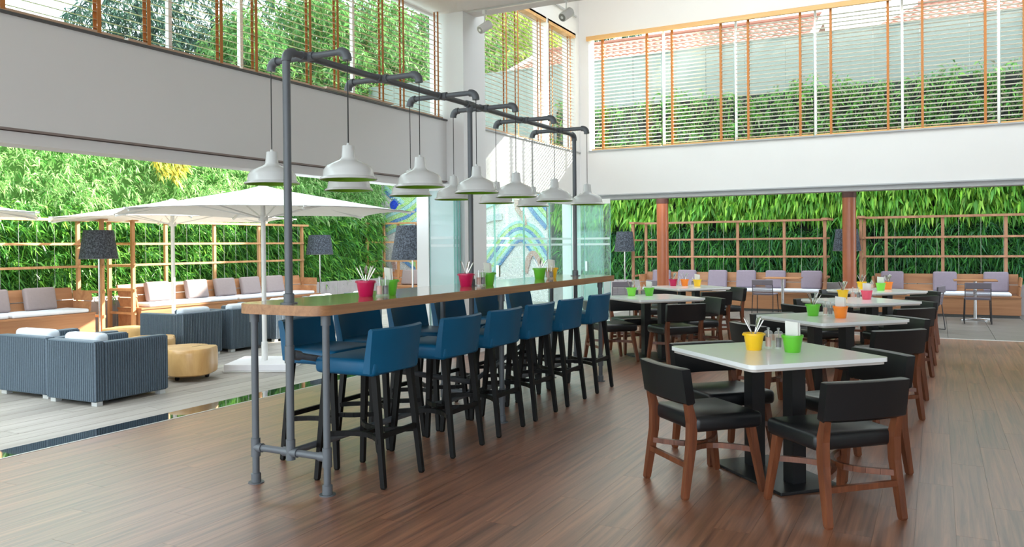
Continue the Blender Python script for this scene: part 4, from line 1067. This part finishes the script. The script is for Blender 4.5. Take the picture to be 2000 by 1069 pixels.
# ------------------------------------------------------------------ umbrellas
def umbrella():
    t = empty('patio_umbrella')
    MB().rbox(-.36, .36, -.36, .36, 0.012, .085, .008, 2).build('base_slab', 'umbbase', t)
    MB().box(-.37, .37, -.37, .37, 0, .012).build('base_tray', 'umbpole', t)
    MB().tube([(0, 0, .08), (0, 0, 2.12)], .027, 16).build('pole', 'umbpole', t, True)
    MB().tube([(0, 0, .085), (0, 0, .30)], .036, 16).build('base_socket', 'umbpole', t, True)
    R_, zr, za = 1.77, 1.825, 2.15
    V = [(R_ * math.cos(k * PI / 3), R_ * math.sin(k * PI / 3)) for k in range(6)]
    for k in range(6):
        a = V[k]; b = V[(k + 1) % 6]; vs = []; fs = []; N = 8
        for j in range(N + 1):
            s_ = j / N
            for i in range(N + 1):
                u = i / N; x_ = (a[0] * (1 - u) + b[0] * u) * s_; y_ = (a[1] * (1 - u) + b[1] * u) * s_
                z_ = za + (zr - za) * s_ ** 1.0 - .05 * math.sin(PI * s_) * .8 - .0 + .02 * s_ * math.sin(PI * u)
                vs.append((x_ * (1 - .03 * s_ * math.sin(PI * u)), y_ * (1 - .03 * s_ * math.sin(PI * u)), z_))
        for j in range(N):
            for i in range(N):
                p = j * (N + 1) + i; fs.append((p, p + N + 1, p + N + 2, p + 1))
        n0 = len(vs); vs2 = vs + [(x_, y_, z_ - .004) for x_, y_, z_ in vs]
        fs2 = fs + [tuple(n0 + q for q in reversed(f)) for f in fs]
        MB().add(vs2, fs2).build('canopy_panel', 'umbrella', t, True)
        MB().bar((0, 0, za - .03), (a[0] * .985, a[1] * .985, zr - .022), .016, .022).build('rib', 'umbpole', t)
        MB().bar((.03 * math.cos(k * PI / 3), .03 * math.sin(k * PI / 3), 1.76), (a[0] * .5, a[1] * .5, (za + zr) / 2 - .045), .011, .014).build('strut', 'umbpole', t)
        MB().box(-.02, .02, -.012, .012, -.014, .006).xf(Matrix.Translation((a[0], a[1], zr)) @ Matrix.Rotation(k * PI / 3, 4, 'Z')).build('corner_pocket', 'umbpole', t)
    MB().lathe([(.05, 1.73), (.055, 1.74), (.055, 1.78), (.04, 1.80)], 16).build('runner_hub', 'umbpole', t, True)
    MB().lathe([(.05, 2.10), (.05, 2.145), (.02, 2.155), (.008, 2.16)], 14).build('finial', 'umbpole', t, True)
    return t
um = umbrella()
placed(um, True, (-7.03, 7.05, 0), .485, 'white patio umbrella nearest the room, pole standing on a square slab', 'umbrella', 'white patio umbrellas')
o = placed(um, False, (-10.75, 8.83, 0), .485, 'white patio umbrella behind the nearest one, pole before the long bench', 'umbrella', 'white patio umbrellas'); o.scale = (1.1, 1.1, 1.02)
placed(um, False, (-10.25, 4.55, 0), .485, 'white patio umbrella cut off by the left picture edge', 'umbrella', 'white patio umbrellas')

# ------------------------------------------------------------------ rear terrace columns, café tables and chairs
for x, lab in ((-4.52, 'round red-brown column before the six-pillow bench'), (-1.30, 'round red-brown column between the two rear benches')):
    t = empty('round_column', (x, 14.6, 0)); tag(t, lab, 'column', 'round columns')
    MB().lathe([(.13, 0), (.13, .03), (.108, .04), (.108, 2.22)], 28).build('shaft', 'redcol', t, True)
    MB().lathe([(.112, 2.16), (.114, 2.17), (.114, 2.30)], 28).build('cap', 'colcap', t, True)
o = MB().box(-5.7, 6.5, 14.45, 14.75, 2.30, 2.5).build('trim_5', 'wall'); struct(o); tag(o, 'white canopy beam carried by the round columns', 'beam')
def cafe_table(x, y, label):
    t = empty('cafe_table', (x, y, 0)); tag(t, label, 'table', 'outdoor café tables')
    MB().rbox(-.34, .34, -.30, .30, .70, .722, .004, 1).build('top', 'teak', t)
    MB().tube([(0, 0, .02), (0, 0, .70)], .03, 14).build('post', 'chrome', t, True)
    for a in range(4): MB().bar((0, 0, .03), (.28 * math.cos(a * PI / 2 + .6), .28 * math.sin(a * PI / 2 + .6), .012), .05, .02).build('foot', 'chrome', t)
cafe_table(.60, 16.62, 'small wooden-topped table on a chrome post by the right rear bench')
cafe_table(-2.72, 16.70, 'small wooden-topped table by the six-pillow rear bench')
def cafe_chair():
    t = empty('strap_chair')       # faces +y
    MB().rbox(-.20, .20, -.19, .20, .415, .44, .012, 2).build('seat', 'chairslat', t)
    for sx in (-1, 1):
        MB().tube([(sx * .20, -.24, .01), (sx * .19, -.19, .42), (sx * .19, -.235, .70)], .008, 8).build('back_leg', 'chairmetal', t, True)
        MB().tube([(sx * .205, .22, .01), (sx * .19, .17, .42)], .008, 8).build('leg', 'chairmetal', t, True)
        MB().tube([(sx * .205, .22, .015), (sx * .20, -.24, .015)], .007, 8).build('runner', 'chairmetal', t, True)
    MB().rbox(-.195, .195, -.25, -.215, .60, .71, .012, 2).build('head_strap', 'chairslat', t)
    for k in range(9): MB().box(-.19, .19, -.215 + k * .003 - .012, -.215 + k * .003 - .004, .585 - k * .02 - .013, .585 - k * .02).build('strap', 'chairslat', t)
    return t
cc = cafe_chair()
for i, (x, y, rz, lab) in enumerate([(.61, 15.95, 0, 'mauve strap chair in front of the right rear bench, back to the room'), (-2.95, 16.1, -.05, 'mauve strap chair in front of the six-pillow rear bench'), (-.17, 14.4, PI / 2 - .25, 'strap chair seen edge-on behind the rearmost right table'), (-5.35, 14.6, .5, 'pale strap chair beside the rear glass stack'), (-4.75, 15.3, -.7, 'strap chair behind the table with two green pots')]):
    placed(cc, i == 0, (x, y, 0), rz, lab, 'chair', 'outdoor strap chairs')

# ================================================================== BEYOND THE TERRACE
o = MB().box(-60, 40, -20, 80, -.6, -.25).build('ground_outside', 'ground'); struct(o)
fc = empty('boundary_fence', (-3.5, 19.0, 0)); tag(fc, 'grey-green sheet fence behind the rear planted wall', 'fence')
fp = mdata(MB().box(-.447, .447, -.02, .02, 0, 6.02), 'fence_panel', 'fence')
for i in range(26): inst('fence_panel', fp, fc, (-11.2 + .45 + i * .9, .01 if i % 2 else 0, 0))
MB().box(-11.2, 12.2, -.03, .05, 6.02, 6.06).build('cap_rail', 'fence', fc)
def house(x0, x1, yf, yb, ze, zr, label, hip=0.0):
    cx = (x0 + x1) / 2; yr = (yf + yb) / 2
    h = empty('house', (cx, yr, 0)); tag(h, label, 'house', 'houses behind the fence')
    w = (x1 - x0) / 2; d = (yb - yf) / 2
    MB().box(-w + .3, w - .3, -d + .4, d - .4, 0, ze).build('wall', 'housewall', h)
    # gable / hip ends
    MB().add([(w - .3, -d + .4, ze), (w - .3, d - .4, ze), (w - .3, 0, zr - .15)], [(0, 1, 2)]).build('gable', 'housewall', h)
    slope = math.hypot(d, zr - ze)
    rows = 11; cols = int((x1 - x0) / .22)
    for sgn, nm in ((-1, 'front_roof_tiles'), (1, 'rear_roof_tiles')):
        vs = []; fs = []
        for r in range(rows):
            for e in (0, 1):
                t = (r + e) / rows
                y = sgn * d * (1 - t); z = ze + (zr - ze) * t + (.035 if e == 0 else 0)
                xl = -w + hip * t; xr = w - hip * t * 0
                for c in range(cols * 4 + 1):
                    u = c / (cols * 4); vs.append((xl + (xr - xl) * u, y, z + .035 * abs(math.sin(u * cols * PI))))
        m_ = cols * 4 + 1
        for q in range(rows * 2 - 1):
            for c in range(m_ - 1): fs.append((q * m_ + c, q * m_ + c + 1, (q + 1) * m_ + c + 1, (q + 1) * m_ + c))
        ob = MB().add(vs, fs).build(nm, 'rooftile', h); ob['kind'] = 'stuff'
    MB().tube([(-w + hip, 0, zr + .04), (w, 0, zr + .04)], .09, 8).build('ridge_cap', 'rooftile', h)
    for s_ in ((1,) if hip else (-1, 1)):
        for q in (-1, 1): MB().bar((s_ * (w + .02), q * (d + .1), ze - .06), (s_ * (w + .02), 0, zr + .02), .05, .26).build('bargeboard', 'bargeboard', h)
    MB().box(-w, w, -d - .06, -d + .02, ze - .1, ze + .01).build('gutter', 'bargeboard', h)
    return h
house(-12.0, -2.95, 22.0, 29.0, 6.55, 8.12, 'house with a long red tiled roof left of the gap')
house(-1.75, 9.0, 22.0, 29.0, 6.55, 8.05, 'house with a red tiled roof at the right of the rear window', 1.3)

nb = empty('added_sun_blocker', (19.2, 34.0, 0)); tag(nb, 'tall block added out of view to keep sun off the dining floor', 'sun blocker')  # unseen block, added only to stop direct sun reaching the dining floor
MB().box(-9.2, 9.2, -1.2, 1.2, 0, 21).build('walls', 'housewall', nb)
MB().box(-9.4, 9.4, -1.4, 1.4, 21, 21.4).build('roof_slab', 'bargeboard', nb)
wme = mdata(MB().box(-.6, .6, -.04, .04, 0, 1.3), 'window', 'darktrim')
for fl in range(7):
    for k in range(7): inst('window', wme, nb, (-7.8 + k * 2.6, -1.2, 1.0 + fl * 2.9))
def tree(x, y, zb, h, rx, rz, n, cols, label, lr=(.16, .36), wr=(.13, .22), bamboo=True, mat='leafsoft'):
    t = empty('bamboo_clump' if bamboo else 'leafy_tree', (x, y, zb)); tag(t, label, 'bamboo' if bamboo else 'tree', 'trees beyond the terrace')
    n = int(n * 1.9); m_ = n // 9
    p = RNG.normal(size=(m_, 3)); p /= np.linalg.norm(p, axis=1, keepdims=True); p *= (RNG.random((m_, 1)) ** .38)
    p *= np.array([[rx, rx, rz]]); p[:, 2] += h - rz * .9
    lump = 1 + .18 * np.sin(p[:, 0] * 2.2 + x) * np.cos(p[:, 2] * 1.7 + y); p[:, :2] *= lump[:, None]
    b0, d0, L0 = clump_leaves(p, (.15, -.1, -.15), 9, .8, lr, (0, 0, -.3))
    o = leaf_object('crown', b0, d0, L0, L0 * RNG.uniform(wr[0], wr[1], len(L0)), palette(len(L0), cols), mat, t); o['kind'] = 'stuff'
    r = random.Random(int(x * 31 + y * 7))
    for k in range(6 if bamboo else 1):
        a = r.uniform(0, 6.28); q = rx * .35 if bamboo else 0
        dx, dy = q * math.cos(a), q * math.sin(a)
        MB().tube([(dx * .4, dy * .4, 0), (dx * .7, dy * .7, h * .4), (dx * 1.3, dy * 1.3, h * .8)], [.05, .045, .02] if bamboo else [.18, .14, .06], 7).build('culm' if bamboo else 'trunk', 'bark', t, True)
YG = [(.30, .44, .06), (.40, .50, .10), (.18, .34, .05), (.46, .52, .16)]
BG = [(.07, .20, .045), (.12, .28, .07), (.04, .13, .045), (.20, .36, .11)]
DT = [(.03, .08, .06), (.05, .12, .09), (.02, .05, .045), (.08, .14, .085)]
tree(-20.5, 16.2, 0, 9.6, 2.6, 3.4, 9000, DT, 'dark blue-green tree against the sky at the top left', bamboo=False)
tree(-16.6, 16.0, 0, 7.6, 1.5, 2.6, 8000, BG, 'green bamboo clump first past the pale slope')
tree(-16.4, 18.8, 0, 8.8, 1.8, 3.4, 11000, BG, 'green bamboo clump above the second left blind')
tree(-16.2, 21.4, 0, 9.3, 1.9, 3.8, 11000, BG + PALE[:1], 'green bamboo clump behind the first pendant arm')
tree(-16.2, 24.4, 0, 9.6, 2.0, 4.0, 11000, BG, 'green bamboo clump behind the second pendant arm')
tree(-16.0, 27.6, 0, 9.8, 2.1, 4.0, 10000, BG + YG[:1], 'green bamboo clump behind the third pendant arm')
tree(-18.8, 21.0, 0, 11.5, 2.8, 4.2, 9000, BG + DT[:2], 'tall bamboo rising at the back of the left grove')
tree(-18.8, 27.0, 0, 12.0, 3.2, 4.6, 9000, BG + DT[:1], 'tallest bamboo at the back of the left grove')
tree(-16.4, 31.0, 0, 13.4, 2.6, 4.6, 14000, YG, 'yellow-green bamboo at the left of the corner window')
tree(-17.2, 36.0, 0, 14.6, 3.0, 5.0, 13000, YG + BG[:1], 'yellow-green bamboo in the middle of the corner window')
tree(-15.2, 39.5, 0, 14.2, 2.4, 3.2, 5000, DT, 'dark thin tree at the right of the corner window', bamboo=False)
ms = MB(); vs = []; fs = []
for j in range(13):
    for k in range(28):
        a = 2 * PI * k / 28; q = j / 12 * PI / 2
        vs.append((-24.5 + 5.6 * math.cos(q) * math.cos(a), 16.2 + 7.2 * math.cos(q) * math.sin(a), -.3 + 8.3 * math.sin(q)))
for j in range(12):
    for k in range(28): fs.append((j * 28 + k, j * 28 + (k + 1) % 28, (j + 1) * 28 + (k + 1) % 28, (j + 1) * 28 + k))
o = ms.add(vs, fs).build('grass_slope', 'slope', None, True); tag(o, 'pale dry grassy bank behind the left bamboo', 'slope'); struct(o)
